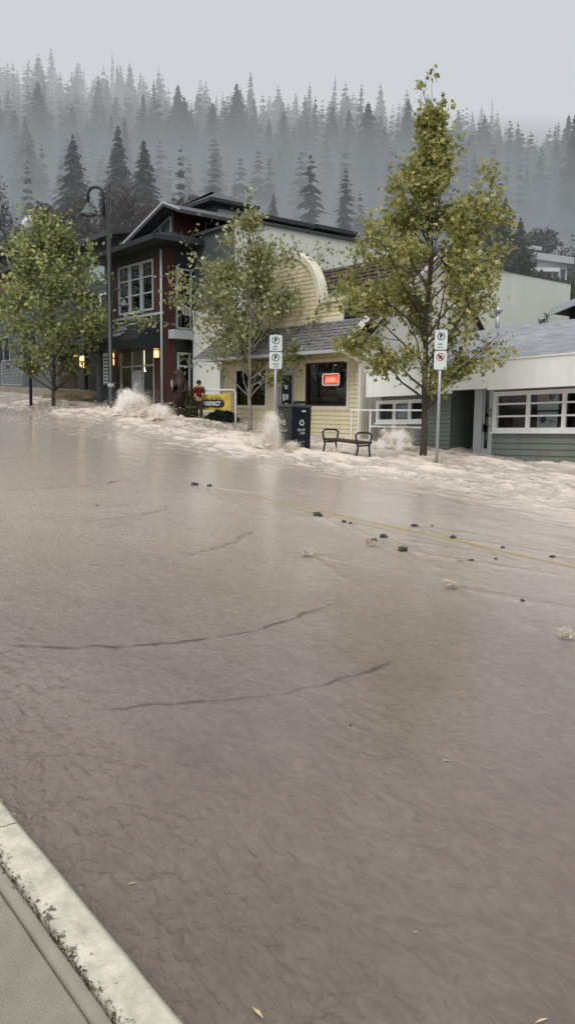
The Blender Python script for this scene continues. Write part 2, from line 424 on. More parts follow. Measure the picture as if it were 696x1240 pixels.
ad = N(t, 'ShaderNodeMath', operation='ADD'); t.links.new(n2.outputs['Fac'], ad.inputs[0]); t.links.new(mrr.outputs[0], ad.inputs[1])
r2 = N(t, 'ShaderNodeValToRGB'); e = r2.color_ramp.elements; e[0].position = .66; e[0].color = (0, 0, 0, 1); e[1].position = .73; e[1].color = (1, 1, 1, 1)
t.links.new(ad.outputs[0], r2.inputs[0])
mx = N(t, 'ShaderNodeMix', data_type='RGBA'); mx.inputs[7].default_value = (.085, .07, .05, 1)
jn = N(t, 'ShaderNodeMath', operation='MULTIPLY_ADD'); jn.inputs[1].default_value = .03; t.links.new(n2.outputs['Fac'], jn.inputs[0]); t.links.new(sx.outputs['X'], jn.inputs[2])
jm = N(t, 'ShaderNodeMath', operation='PINGPONG'); jm.inputs[1].default_value = .85; t.links.new(jn.outputs[0], jm.inputs[0])
jc = N(t, 'ShaderNodeMath', operation='LESS_THAN'); jc.inputs[1].default_value = .004; t.links.new(jm.outputs[0], jc.inputs[0])
jx = N(t, 'ShaderNodeMath', operation='MAXIMUM'); t.links.new(jc.outputs[0], jx.inputs[0]); t.links.new(r2.outputs[0], jx.inputs[1])
wn = N(t, 'ShaderNodeMath', operation='MULTIPLY_ADD'); wn.inputs[1].default_value = .05; t.links.new(n1.outputs['Fac'], wn.inputs[0]); t.links.new(sx.outputs['Y'], wn.inputs[2])
wr_ = N(t, 'ShaderNodeMapRange'); wr_.inputs[1].default_value = 1.205; wr_.inputs[2].default_value = 1.23; wr_.inputs[4].default_value = .75; t.links.new(wn.outputs[0], wr_.inputs[0])
jy = N(t, 'ShaderNodeMath', operation='MAXIMUM'); t.links.new(jx.outputs[0], jy.inputs[0]); t.links.new(wr_.outputs[0], jy.inputs[1])
t.links.new(jy.outputs[0], mx.inputs[0]); t.links.new(r1.outputs[0], mx.inputs[6]); t.links.new(mx.outputs[2], b.inputs['Base Color'])
bp = N(t, 'ShaderNodeBump', Strength=.5, Distance=.01); t.links.new(n2.outputs['Fac'], bp.inputs['Height']); t.links.new(bp.outputs[0], b.inputs['Normal'])
M['walk'] = mat('grey sidewalk concrete', (.27, .25, .205), .75, .22, 2.5, .35, 120)
def strip(name, y0, y1, dz, m, x0=-60, x1=12, rd=.012, wob=.0):
    xs = np.concatenate([np.linspace(x0, -8, 40)[:-1], np.linspace(-8, 2, 260)[:-1], np.linspace(2, x1, 12)])
    prof = [(y0, -.25), (y0, dz-.012), (y0+.012, dz), (y1-rd, dz), (y1-rd*.3, dz-rd*.3), (y1, dz-rd), (y1, -.25)]
    X, P = np.meshgrid(xs, np.arange(len(prof)))
    Yv = np.array([p[0] for p in prof])[P]; Zv = np.array([p[1] for p in prof])[P]
    j = fbm(X*9, Yv*9, 4, 3)*wob
    sg = np.array([-.6, -.6, -.3, 0, .5, .8, .8])[P]
    return tag(gridmesh(name, X, Yv+j*sg, -.0402*X+Zv+j*.3, m, smooth=False), kind='structure')
strip('kerb', 1.045, 1.205, .1, M['kerb'], rd=.018, wob=.005)
strip('sidewalk_edge', .975, 1.028, .092, M['walk'], wob=.004)
strip('sidewalk', -8, .968, .088, M['walk'], wob=.004)
# mossy dirt in the joint beside the kerb
mb = MB(); rnd = random.Random(4)
for i in range(900):
    x = rnd.uniform(-6.5, 1); y = 1.036+rnd.gauss(0, .011)+(.018*rnd.random() if rnd.random() < .3 else 0)*rnd.choice([1, 2]); s = rnd.uniform(.002, .008)
    if mn.noise(Vector((x*3, 0, 2))) < -.15 and rnd.random() < .7: continue
    z = -.0402*x+.092+rnd.uniform(-.012, .008)
    a = rnd.uniform(0, 6.28)
    mb.idx([(x+s*math.cos(a), y+s*math.sin(a), z), (x+s*math.cos(a+2.1), y+s*math.sin(a+2.1), z), (x+s*math.cos(a+4.2), y+s*math.sin(a+4.2), z), (x, y, z+s*.9)], [(0, 1, 3), (1, 2, 3), (2, 0, 3)])
M['moss'] = mat('black moss and dirt', (.035, .03, .018), .95, .4, 20)
tag(mb.build('moss', M['moss']), 'black moss and dirt filling the joint along the kerb', 'moss', kind='stuff')

# ------------------------------------------------------------------ the flood water
m, t, b = nt('muddy flood water'); M['water'] = m
geo = N(t, 'ShaderNodeNewGeometry'); at = N(t, 'ShaderNodeAttribute', attribute_name='foam'); at2 = N(t, 'ShaderNodeAttribute', attribute_name='dark')
mp = N(t, 'ShaderNodeMapping'); mp.inputs['Scale'].default_value = (.55, 1, 1); t.links.new(geo.outputs['Position'], mp.inputs[0])
n1 = N(t, 'ShaderNodeTexNoise', Scale=.9, Detail=6.0, Roughness=.6); t.links.new(mp.outputs[0], n1.inputs[0])
r1 = N(t, 'ShaderNodeValToRGB'); e = r1.color_ramp.elements; e[0].position = .3; e[0].color = (.128, .104, .087, 1); e[1].position = .7; e[1].color = (.178, .148, .125, 1)
t.links.new(n1.outputs['Fac'], r1.inputs[0])
n2 = N(t, 'ShaderNodeTexNoise', Scale=5.0, Detail=7.0, Roughness=.7, Distortion=.6); t.links.new(mp.outputs[0], n2.inputs[0])
sub = N(t, 'ShaderNodeMath', operation='MULTIPLY_ADD'); sub.inputs[1].default_value = 1.5; sub.inputs[2].default_value = -.75; t.links.new(n2.outputs['Fac'], sub.inputs[0])
add = N(t, 'ShaderNodeMath', operation='ADD'); t.links.new(at.outputs['Fac'], add.inputs[0]); 
gate = N(t, 'ShaderNodeMath', operation='MULTIPLY'); t.links.new(sub.outputs[0], gate.inputs[0])
g2 = N(t, 'ShaderNodeMapRange'); g2.inputs[1].default_value = .02; g2.inputs[2].default_value = .35; t.links.new(at.outputs['Fac'], g2.inputs[0]); t.links.new(g2.outputs[0], gate.inputs[1])
t.links.new(gate.outputs[0], add.inputs[1])
r2 = N(t, 'ShaderNodeValToRGB'); e = r2.color_ramp.elements; e[0].position = .25; e[0].color = (0, 0, 0, 1); e[1].position = .75; e[1].color = (1, 1, 1, 1)
t.links.new(add.outputs[0], r2.inputs[0])
mx = N(t, 'ShaderNodeMix', data_type='RGBA'); mx.inputs[7].default_value = (.62, .55, .475, 1); t.links.new(r2.outputs[0], mx.inputs[0])
dk = N(t, 'ShaderNodeMix', data_type='RGBA'); dk.inputs[7].default_value = (.035, .026, .02, 1); t.links.new(at2.outputs['Fac'], dk.inputs[0])
at3 = N(t, 'ShaderNodeAttribute', attribute_name='pale'); pl_ = N(t, 'ShaderNodeMix', data_type='RGBA'); pl_.inputs[7].default_value = (.5, .445, .395, 1); t.links.new(at3.outputs['Fac'], pl_.inputs[0]); t.links.new(r1.outputs[0], pl_.inputs[6])  # pale tone carries painted sky reflection besides aerated silt
n5 = N(t, 'ShaderNodeTexNoise', Scale=9.0, Detail=6.0, Roughness=.7, Distortion=2.2); t.links.new(mp.outputs[0], n5.inputs[0])
m5 = N(t, 'ShaderNodeMapRange'); m5.inputs[1].default_value = .3; m5.inputs[2].default_value = .72; m5.inputs[3].default_value = .78; m5.inputs[4].default_value = 1.2; t.links.new(n5.outputs['Fac'], m5.inputs[0])
x5 = N(t, 'ShaderNodeMix', data_type='RGBA', blend_type='MULTIPLY'); x5.inputs[0].default_value = 1; t.links.new(pl_.outputs[2], x5.inputs[6]); t.links.new(m5.outputs[0], x5.inputs[7]); t.links.new(x5.outputs[2], dk.inputs[6])
t.links.new(dk.outputs[2], mx.inputs[6]); t.links.new(mx.outputs[2], b.inputs['Base Color'])
mr = N(t, 'ShaderNodeMapRange'); mr.inputs[3].default_value = .13; mr.inputs[4].default_value = .85; t.links.new(r2.outputs[0], mr.inputs[0]); t.links.new(mr.outputs[0], b.inputs['Roughness'])
b.inputs['IOR'].default_value = 1.33
n3 = N(t, 'ShaderNodeTexNoise', Scale=15.0, Detail=6.0, Roughness=.65, Distortion=1.2); t.links.new(mp.outputs[0], n3.inputs[0])
bp = N(t, 'ShaderNodeBump', Strength=.2, Distance=.009); t.links.new(n3.outputs['Fac'], bp.inputs['Height']); t.links.new(bp.outputs[0], b.inputs['Normal'])

def polyd(X, Y, pts):                          # signed distance to polyline (positive on its left)
    best = np.full(X.shape, 1e9); sg = np.zeros(X.shape); par = np.zeros(X.shape); n = len(pts)-1
    for i in range(n):
        ax, ay = pts[i]; bx, by = pts[i+1]; dx, dy = bx-ax, by-ay; L = dx*dx+dy*dy
        u = np.clip(((X-ax)*dx+(Y-ay)*dy)/L, 0, 1); d = np.hypot(X-ax-u*dx, Y-ay-u*dy); c = dx*(Y-ay)-dy*(X-ax)
        k = d < best; best = np.where(k, d, best); sg = np.where(k, np.sign(c), sg); par = np.where(k, (i+u)/n, par)
    return best*sg, par
# shallow roll waves sweeping down the street, their fronts measured from the photograph
ROLL = [([(0, 690), (70, 688), (140, 681), (200, 676), (260, 665), (300, 649), (318, 640)], 1.0), ([(-20, 780), (60, 784), (150, 784), (230, 776), (310, 762), (370, 746), (410, 730)], 1.0),
        ([(95, 858), (170, 857), (240, 850), (320, 843), (400, 828), (460, 808), (500, 790)], .8), ([(-20, 595), (60, 592), (120, 588), (150, 580)], .6),
        ([(0, 640), (60, 643), (120, 640), (170, 630)], .35), ([(90, 632), (140, 628), (190, 620), (215, 612)], .45), ([(100, 612), (150, 613), (175, 606)], .4)]
ROLL = [([ground(*p) for p in c], a) for c, a in ROLL]
# humps where water piles against something on the pavement / over the kerb
FOBJ = []                                      # (x, y, radius, height)
def foamy(px, py, r, h): x, y = ground(px, py); FOBJ.append((x, y, r, h))
foamy(150, 500, 1.6, .35); foamy(318, 540, 1.0, .3);  foamy(512, 560, .9, .22); foamy(436, 540, .8, .1)
ROCKS = [(236, 588, .16), (254, 590, .12), (384, 625, .17), (388, 627, .1), (416, 633, .1), (424, 635, .07), (448, 658, .13), (453, 656, .1), (464, 652, .13), (487, 668, .15), (502, 638, .12), (548, 653, .11), (570, 681, .07), (608, 664, .06), (668, 676, .08), (600, 678, .05), (632, 728, .05), (424, 878, .02), (118, 613, .05), (523, 637, .05), (541, 921, .02)]
SPL = [(373, 672, .2), (449, 661, .12), (545, 711, .17), (685, 772, .17), (556, 680, .07)]
def water_h(X, Y):
    Zb = ngz(X, Y)
    fb = nsm(-3.6, -.2, -((15.6+.8*vnoise(X*.25, X*0, 3)) - 1.0*nsm(10, 22, -X)*0 - Y) - 1.2)   # foam band grows beyond the far kerb
    lowb = 12.2+2.6*nsm(16, 34, -X)-1.3*nsm(-12,-4,X)+.5*vnoise(X*.3, Y*.1, 9)
    fb = nsm(0, 2.6, Y-lowb+.6)
    # foam ropes stretched along the flow
    wv = Y+.25*vnoise(X*.5, Y*.5, 8)+.1*vnoise(X*1.4, Y*1.4, 18); st = fbm(X*.4, wv*2.0+.12*X, 4, 11, .6); st2 = fbm(X*1.1, wv*5.5, 4, 21, .65); tb = fbm(X*2.8, wv*7.5, 4, 31, .65)
    foam = fb*np.clip(.33+.9*st+.75*st2+.7*tb, 0, 1.1)
    right = nsm(-14, -4, X); lf = nsm(-54, -46, X)*.85+.15; foam = foam*lf
    foam = foam*(1-.35*right*nsm(0, 3, 18-Y))
    # thin lines of foam on the road below the band
    ln = nsm(.62, .8, 1-np.abs(fbm(X*.22, Y*1.5+.25*X, 3, 41)*4) % 1.0)*nsm(10.2, 12.6, Y)*(1-fb)
    foam = np.maximum(foam, ln*.32)
    hh = fb*(.05+.18*st+.05*st2+.035*tb)
    for x, y, r, h in FOBJ:
        g = np.exp(-((X-x)**2*.6+(Y-y)**2)/r**2); hh = hh+g*h*(.6+.5*tb+.5*st2); foam = np.maximum(foam, g*(.75+.5*tb))
    Zb = Zb+hh
    # road part
    calm = 1-fb
    near = nsm(5.2, 1.6, np.hypot(X*.8, Y))
    edge = nsm(2.6, 1.2, Y)
    ch1 = fbm(X*5.5+Y*1.5+.8*vnoise(X*3, Y*3, 5), Y*8.5+X, 4, 51, .66); ch2 = fbm(X*15+Y*4, Y*21, 3, 61); big = fbm(X*.35, Y*.6, 3, 71)
    amp = calm*(.0009+.0045*near+.011*edge)
    Zb = Zb+amp*ch1*1.4+amp*.55*ch2+.012*big*calm
    th = nsm(6.0, 8.0, Y)*nsm(13.2, 11.5, Y)
    Zb = Zb+calm*th*(.006*fbm(X*.9+Y*.5, Y*2.6, 4, 81))
    dark = np.zeros(X.shape)
    for pts, a in ROLL:
        wig = .06*fbm(X*1.3, Y*1.3, 3, 91)+.055*fbm(X*4.5, Y*4.5, 3, 95)
        d, par = polyd(X, Y, pts); d = d+wig; fade = nsm(0, .12, par)*nsm(1.0, .8, par)*a*(.8+.35*vnoise(X*1.2, Y*1.2, 97))
        Zb = Zb+.011*fade*nsm(-.012, .02, d)*np.exp(-np.clip(d, 0, 9)/.9)
        dark = np.maximum(dark, np.clip(fade*.85, 0, 1)*np.exp(-(d/(.012*np.maximum(1, np.hypot(X, Y)/4.0)))**2)*1.3*np.clip(.8+.5*vnoise(X*7, Y*7, 99), .3, 1))
    # chatter against the kerb
    kk = nsm(1.5, 1.2, Y); Zb = Zb+kk*(.006+.006*ch2)
    foam = np.maximum(foam, nsm(1.38, 1.24, Y)*nsm(.1, .5, ch2+.4*ch1)*.3)
    foam = np.maximum(foam, nsm(.42, .62, ch2*.75+ch1*.5)*(near*.3+edge*.2)*nsm(1.1, 1.9, Y)*.7)
    for px, py, s in ROCKS+SPL:
        pass
    for (x, y, s) in RK:
        dx = X-x; dy = Y-y; w = s*(1+np.clip(dx, 0, 3)*.9)
        v = np.exp(-(np.abs(dy)-np.clip(dx, 0, 2)*.35)**2/(.35*s+.04)**2)*nsm(-s, s, dx)*np.exp(-np.clip(dx, 0, 9)/(5*s+.2))
        Zb = Zb+.02*v*min(1, s*6); foam = np.maximum(foam, v*.42*min(1, s*7)*np.clip(.5+ch1, 0, 1)); dark = np.maximum(dark, v*.25*np.clip(.5-ch1, 0, 1))
    global PALE; PALE = nsm(2.8, 13, np.hypot(X*.9+1, Y))*.85  # far water paler: aerated, with sky sheen put into its colour
    return Zb, np.clip(foam, 0, 1), np.clip(dark, 0, 1)
RK = [(*ground(px, py), s) for px, py, s in ROCKS if s > .06]+[(*ground(px, py), s) for px, py, s in SPL]
na, nr = 1500, 1500
ang = np.linspace(R(78), R(192), na)           # azimuth fan in front, wider than the view on both sides
rad = 1.0*np.exp(np.linspace(0, math.log(85), nr))
A, RR = np.meshgrid(ang, rad); WX = RR*np.cos(A); WY = RR*np.sin(A)
WY2 = np.clip(WY, 1.2065, 24.2); WX2 = np.maximum(WX, -84)
WZ, foam, dark = water_h(WX2, WY2)
keep = (WY > .95) & (WY < 25) & (WX > -86)
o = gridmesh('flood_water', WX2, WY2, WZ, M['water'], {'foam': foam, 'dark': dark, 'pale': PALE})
bm = bmesh.new(); bm.from_mesh(o.data); bm.faces.ensure_lookup_table()
kf = keep.ravel(); bm.verts.ensure_lookup_table()
bmesh.ops.delete(bm, geom=[v for v in bm.verts if not kf[v.index]], context='VERTS')
bm.to_mesh(o.data); bm.free(); tag(o, kind='structure')
# the water either side, beyond the fan
for nm, x0, x1, y0, y1 in (('flood_water', -1.0, 45, 1.2065, 24.2),):
    X, Y = np.meshgrid(np.linspace(x0, x1, 500), np.linspace(y0, y1, 300)); Zw, f, dk_ = water_h(X, Y)
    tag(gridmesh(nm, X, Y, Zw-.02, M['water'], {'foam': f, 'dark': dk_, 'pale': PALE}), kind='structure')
def wz(x, y): return float(water_h(np.array([[x]], float), np.array([[y]], float))[0][0, 0])

# centre line seen through the thin water
m, t, b = nt('worn yellow paint under thin water'); geo = N(t, 'ShaderNodeNewGeometry'); b.inputs['Roughness'].default_value = .35
n1 = N(t, 'ShaderNodeTexNoise', Scale=4.0, Detail=6.0, Roughness=.7); t.links.new(geo.outputs['Position'], n1.inputs[0])
b.inputs['Base Color'].default_value = (.5, .37, .12, 1)
at = N(t, 'ShaderNodeAttribute', attribute_name='wear')
mu = N(t, 'ShaderNodeMath', operation='ADD'); t.links.new(n1.outputs['Fac'], mu.inputs[0]); t.links.new(at.outputs['Fac'], mu.inputs[1])
r = N(t, 'ShaderNodeMapRange'); r.inputs[1].default_value = .75; r.inputs[2].default_value = 1.25; r.inputs[4].default_value = .62; t.links.new(mu.outputs[0], r.inputs[0]); t.links.new(r.outputs[0], b.inputs['Alpha'])
M['paint'] = m
def paintline(y0, w, x0, x1, fade, name):
    xs = np.linspace(x0, x1, 500); X, Y = np.meshgrid(xs, np.linspace(y0-w/2, y0+w/2, 5)); Y = Y+.012*vnoise(X*1.5, X*0, 5)
    Zl = water_h(X, Y)[0]+.005; wear = fade*nsm(x0, x0+3.5, X)
    tag(gridmesh(name, X, Y, Zl, M['paint'], {'wear': wear}), kind='structure')
paintline(8.78, .12, -14.2, 6, .64, 'road_marking'); paintline(8.5, .1, -14, -6, .4, 'road_marking')

# ------------------------------------------------------------------ rocks, splashes
def blobmesh(c, s, seed, sub=2, amp=.5, sc3=(1, 1, .7)):
    bm = bmesh.new(); bmesh.ops.create_icosphere(bm, subdivisions=sub, radius=1)
    out = []
    for v in bm.verts:
        n = mn.noise(v.co*1.4+Vector((seed*3.1, seed, 0)))*amp+mn.noise(v.co*3.5+Vector((0, seed*2.7, 0)))*amp*.4
        p = v.co*(1+n); out.append((c[0]+p.x*s*sc3[0], c[1]+p.y*s*sc3[1], c[2]+p.z*s*sc3[2]))
    fs = [tuple(v.index for v in f.verts) for f in bm.faces]; bm.free(); return out, fs
rnd = random.Random(12)
RKL = ['dark rock at the far upstream end of the yellow line', 'second dark rock beside the upstream end of the yellow line', 'largest dark rock standing on the yellow centre line', 'small rock tucked against the largest one on the yellow line',
       'dark pebble just downstream of the largest rock on the line', 'tiny dark pebble just downstream of another by the line', 'dark rock in the splash below the yellow line', 'knobbly dark rock touching the middle splash', 'dark rock between the yellow line and the middle splash',
       'lone dark rock downstream of the middle splash', 'dark rock in the water above the yellow line', 'dark rock lying on the yellow line toward the right', 'flat dark stone below the yellow line beside a thin splash', 'small pebble on the right part of the yellow line', 'rightmost dark pebble by the yellow line',
       'tiny pebble just below the right part of the yellow line', 'tiny pebble alone in the open water at right', 'tiny grit speck in the brown foreground water', 'small pebble in the calm water at far left', 'tiny pebble above the yellow line beside a bigger rock', 'tiny speck of grit in the right foreground water']
for i, (px, py, s) in enumerate(ROCKS):
    x, y = ground(px, py); mb = MB(); v, f = blobmesh((x, y, wz(x, y)+s*.12), s*.42, i, 2, .55, (1.15, .9, .6)); mb.idx(v, f)
    tag(mb.build('rock', M['rock']), RKL[i], 'rock', 'rocks washed onto the road')
m, t, b = nt('foaming muddy spray'); M['spray'] = m
b.inputs['Roughness'].default_value = .9; b.inputs['Specular IOR Level'].default_value = .2
at = N(t, 'ShaderNodeNewGeometry'); n1 = N(t, 'ShaderNodeTexNoise', Scale=3.5, Detail=6.0); t.links.new(at.outputs['Position'], n1.inputs[0])
r1 = N(t, 'ShaderNodeValToRGB'); e = r1.color_ramp.elements; e[0].position = .35; e[0].color = (.46, .38, .29, 1); e[1].position = .62; e[1].color = (.74, .66, .56, 1)
t.links.new(n1.outputs['Fac'], r1.inputs[0]); t.links.new(r1.outputs[0], b.inputs['Base Color'])
b.inputs['Subsurface Weight'].default_value = 0
def sprayvol(c, w, d, h, seed, dens, parent=None, soft=1.0):
    m = bpy.data.materials.new('muddy spray cloud'); m.use_nodes = True; t = m.node_tree; t.nodes.clear(); o = N(t, 'ShaderNodeOutputMaterial')
    geo = N(t, 'ShaderNodeTexCoord'); mp = N(t, 'ShaderNodeMapping'); mp.inputs['Location'].default_value = (-c[0]/(w*.62), -c[1]/(d*.62), -c[2]/(h*1.12)); mp.inputs['Scale'].default_value = (1/(w*.62), 1/(d*.62), 1/(h*1.12))
    t.links.new(geo.outputs['Object'], mp.inputs[0]); ln = N(t, 'ShaderNodeVectorMath', operation='LENGTH'); t.links.new(mp.outputs[0], ln.inputs[0])
    ns = N(t, 'ShaderNodeTexNoise', Scale=3.2/max(.5, h), Detail=4.0, Roughness=.62, Distortion=.5); mo = N(t, 'ShaderNodeMapping'); mo.inputs['Location'].default_value = (seed*3.3, seed, 0); t.links.new(geo.outputs['Object'], mo.inputs[0]); t.links.new(mo.outputs[0], ns.inputs[0])
    f = N(t, 'ShaderNodeMath', operation='MULTIPLY_ADD'); f.inputs[1].default_value = -1.15; f.inputs[2].default_value = .28; t.links.new(ln.outputs['Value'], f.inputs[0])
    g = N(t, 'ShaderNodeMath', operation='MULTIPLY_ADD'); g.inputs[1].default_value = 1.7; t.links.new(ns.outputs['Fac'], g.inputs[0]); t.links.new(f.outputs[0], g.inputs[2])
    k = N(t, 'ShaderNodeMapRange'); k.inputs[1].default_value = .18; k.inputs[2].default_value = .18+.35*soft; k.inputs[3].default_value = 0; k.inputs[4].default_value = dens; t.links.new(g.outputs[0], k.inputs[0])
    sc_ = N(t, 'ShaderNodeVolumeScatter'); sc_.inputs['Color'].default_value = (.93, .87, .79, 1); t.links.new(k.outputs[0], sc_.inputs['Density'])
    em = N(t, 'ShaderNodeEmission'); em.inputs['Color'].default_value = (.62, .53, .43, 1); e2 = N(t, 'ShaderNodeMath', operation='MULTIPLY'); e2.inputs[1].default_value = .3; t.links.new(k.outputs[0], e2.inputs[0]); t.links.new(e2.outputs[0], em.inputs['Strength'])  # glow added to the spray, making up for missing scattered daylight
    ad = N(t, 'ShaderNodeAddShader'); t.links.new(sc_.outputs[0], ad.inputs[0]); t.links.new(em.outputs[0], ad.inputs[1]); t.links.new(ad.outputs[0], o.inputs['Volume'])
    mb = MB(); bm = bmesh.new(); bmesh.ops.create_icosphere(bm, subdivisions=3, radius=1)
    mb.idx([(c[0]+v.co.x*w*.62, c[1]+v.co.y*d*.62, c[2]+v.co.z*h*1.12) for v in bm.verts], [tuple(v.index for v in f_.verts) for f_ in bm.faces]); bm.free()
    return mb.build('spray', m, parent)
def splash(c, w, d, h, seed, label, n=5000, ds=.018, core=14, lean=0, loose=1.0, group='splashes of muddy water', vol=0):
    rr = random.Random(seed); mb = MB(); cx, cy, cz = c; e = empty('splash', c, label, 'splash', group)
    for i in range(core):
        a = rr.uniform(0, 6.28); q = rr.random()**.6; zz = rr.random()*(1-q*q)*h*.3; s = (.1+.1*rr.random())*min(w, h*1.6)*.5
        v, f = blobmesh((cx+q*math.cos(a)*w*.45, cy+q*math.sin(a)*d*.45, cz+zz), s, seed*7+i, 3, 1.1, (1.5, 1.1, .6)); mb.idx(v, f)
    for i in range(n):                          # jets of drops thrown up from the base
        jet = rr.randrange(26); jr = random.Random(seed*100+jet); ja = jr.uniform(0, 6.28); jl = h*jr.uniform(.45, 1.25)*(1-.3*abs(math.cos(ja))); jo = jr.random()**.5
        u = rr.random()**1.2; bx = cx+jo*math.cos(ja)*w*.3; by = cy+jo*math.sin(ja)*d*.3
        sp_ = (.03+.16*u)*loose*min(w, 2*h); x = bx+math.cos(ja)*w*.28*u+rr.gauss(0, sp_)*.6+lean*u*h; y = by+math.sin(ja)*d*.28*u+rr.gauss(0, sp_)*.6; z = cz+jl*(1.6*u-.85*u*u)*1.1+rr.gauss(0, sp_*.4)
        if z < cz-.1: continue
        s = ds*(.4+1.0*rr.random()**3)*(1.2-.6*u); p = Vector((x, y, z))
        e1 = Vector((rr.gauss(0, 1), rr.gauss(0, 1), rr.gauss(0, 1))).normalized()*s*1.3; e2 = e1.orthogonal().normalized()*s; e3 = e1.cross(e2).normalized()*s
        mb.idx([p+e1, p-e1, p+e2, p-e2, p+e3, p-e3], [(0, 2, 4), (2, 1, 4), (1, 3, 4), (3, 0, 4), (2, 0, 5), (1, 2, 5), (3, 1, 5), (0, 3, 5)])
    mb.build('droplets', M['spray'], e, True)
    if vol:
        o_ = sprayvol((0, 0, 0), w, d, h, seed, vol); o_.parent = e
    return e
#PART3
# ================================================================== buildings
# ---- yellow shop with arched false front
FY = Fac('Y', 21.5)
XL, XR = -32.0, -22.5
yb = empty('shop', (-27, 21.5, 1), 'pale yellow clapboard shop with an arched false front and grey shake awning roof', 'building')
wl = rect(287, 449, 322, 491, FY); wr = rect(371, 440, 420, 492, FY); dr = (atY(336, 455, 21.5)[0], atY(357, 455, 21.5)[0], 1.0, wl[3]-.02)
wl = (wl[0], wl[1], wl[2], wl[3]); top = 5.55
EV = 4.35                                        # eave
hs = [wl, wr, dr]
wall(FY, XL, XR, .2, top, hs, lap=.17).build('wall', M['yellow'], yb)
FS = Fac('X', XR)
mb = wall(FS, 21.5, 30.5, -.2, 4.6, [], vert=.24)
mb.build('side_wall', M['verticalgrey'], yb)
mb = MB()
for (u0, u1) in ((XL-.02, XL+.12), (XR-.14, XR+.02)): mb.box(u0, u1, .001, .045, .2, 4.35, FY)
mb.box(21.46, 21.62, .001, .04, .2, 4.6, FS); build_each(mb, 'corner_board', M['yellowtrim'], yb)
for r, nx, ny in ((wl, 1, 3), (wr, 1, 1)):
    rr_ = (r[0]-.14, r[1]+.14, r[2]-.14, r[3]+.14)
    m2 = MB()
    for q in ((rr_[0], r[0], rr_[2], rr_[3]), (r[1], rr_[1], rr_[2], rr_[3]), (r[0], r[1], rr_[2], r[2]), (r[0], r[1], r[3], rr_[3])): m2.box(q[0], q[1], .001, .05, q[2], q[3], FY)
    cs = m2.build('window_casing', M['yellowtrim'], yb)
    window(FY, r, yb, M['redwood'] if nx == 1 and ny == 1 else M['darktrim'], M['glassdark'], nx, ny, fw=.06, mw=.035, sill=False)
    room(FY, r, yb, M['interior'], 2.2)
    mb = MB(); rq = random.Random(int(r[0]*10))
    for i in range(26):                           # shelves and goods inside
        x = rq.uniform(r[0]+.1, r[1]-.2); z = r[2]+rq.choice([.0, .35, .7])*1.0; hh_ = rq.uniform(.1, .3)
        mb.box(x, x+rq.uniform(.08, .25), -1.3, -1.1, z, z+hh_, FY)
    mb.box(r[0]+.05, r[1]-.05, -1.4, -1.0, r[2]+.32, r[2]+.35, FY); mb.build('shelf', M['shelf'], yb)
# neon sign, gold lettering, posters
nu = rect(387.5, 453, 407, 466, FY)
nx0, nx1, nz0, nz1 = nu; ns_ = empty('neon_sign', (nx0, 21.5, nz0), 'glowing red and orange OPEN neon sign with white border in shop window', 'sign')
def rrect(u0, u1, v0, v1, r, n=5):
    out = []
    for cx, cy, a0 in ((u1-r, v1-r, 0), (u0+r, v1-r, 90), (u0+r, v0+r, 180), (u1-r, v0+r, 270)):
        for k in range(n+1): a = R(a0+90*k/n); out.append((cx+r*math.cos(a), cy+r*math.sin(a)))
    return out
mb = MB(); pts = [FY(u, -.14, v) for u, v in rrect(nx0, nx1, nz0, nz1, .08)]; mb.tube(pts+[pts[0]], .026, 6, False); mb.build('border_tube', M['neonwhite'], ns_, True)
mb = MB(); mb.box(nx0+.06, nx1-.06, -.2, -.19, nz0+.05, nz1-.05, FY); mb.build('backing_panel', M['neonred'], ns_)
mb = MB(); mb.box(nx0+.09, nx1-.09, -.186, -.18, nz0+.1, nz0+.2, FY); mb.build('glow_strip', M['neonorange'], ns_)
text('OPEN', .24, M['neonwhite'], 'lettering', ns_, fmat(FY((nx0+nx1)/2, -.165, (nz0+nz1)/2), (0, -1, 0)), bold=.004)
scribble((9,), .27, M['postergold'], 'window_lettering', yb, fmat(FY((wr[0]+wr[1])/2+.05, -.075, wr[2]+.62), (0, -1, 0)), bold=.006)
scribble((8,), .22, M['postergold'], 'window_lettering', yb, fmat(FY((wr[0]+wr[1])/2+.05, -.075, wr[2]+.34), (0, -1, 0)), bold=.006)
mb = MB(); mb.box(wr[1]-.3, wr[1]-.1, -.09, -.085, wr[3]-.9, wr[3]-.45, FY); mb.build('poster', M['slate'], yb)
mb = MB()
for a in (.35, 1.35): mb.tube([FY(wr[0]+a, -.3, wr[3]-.1), FY(wr[0]+a-.05, -.3, wr[3]-.4), FY(wr[0]+a+.12, -.3, wr[3]-.42)], .03, 6)
build_each(mb, 'hanging_ornament', M['housewhite'], yb, smooth=True)
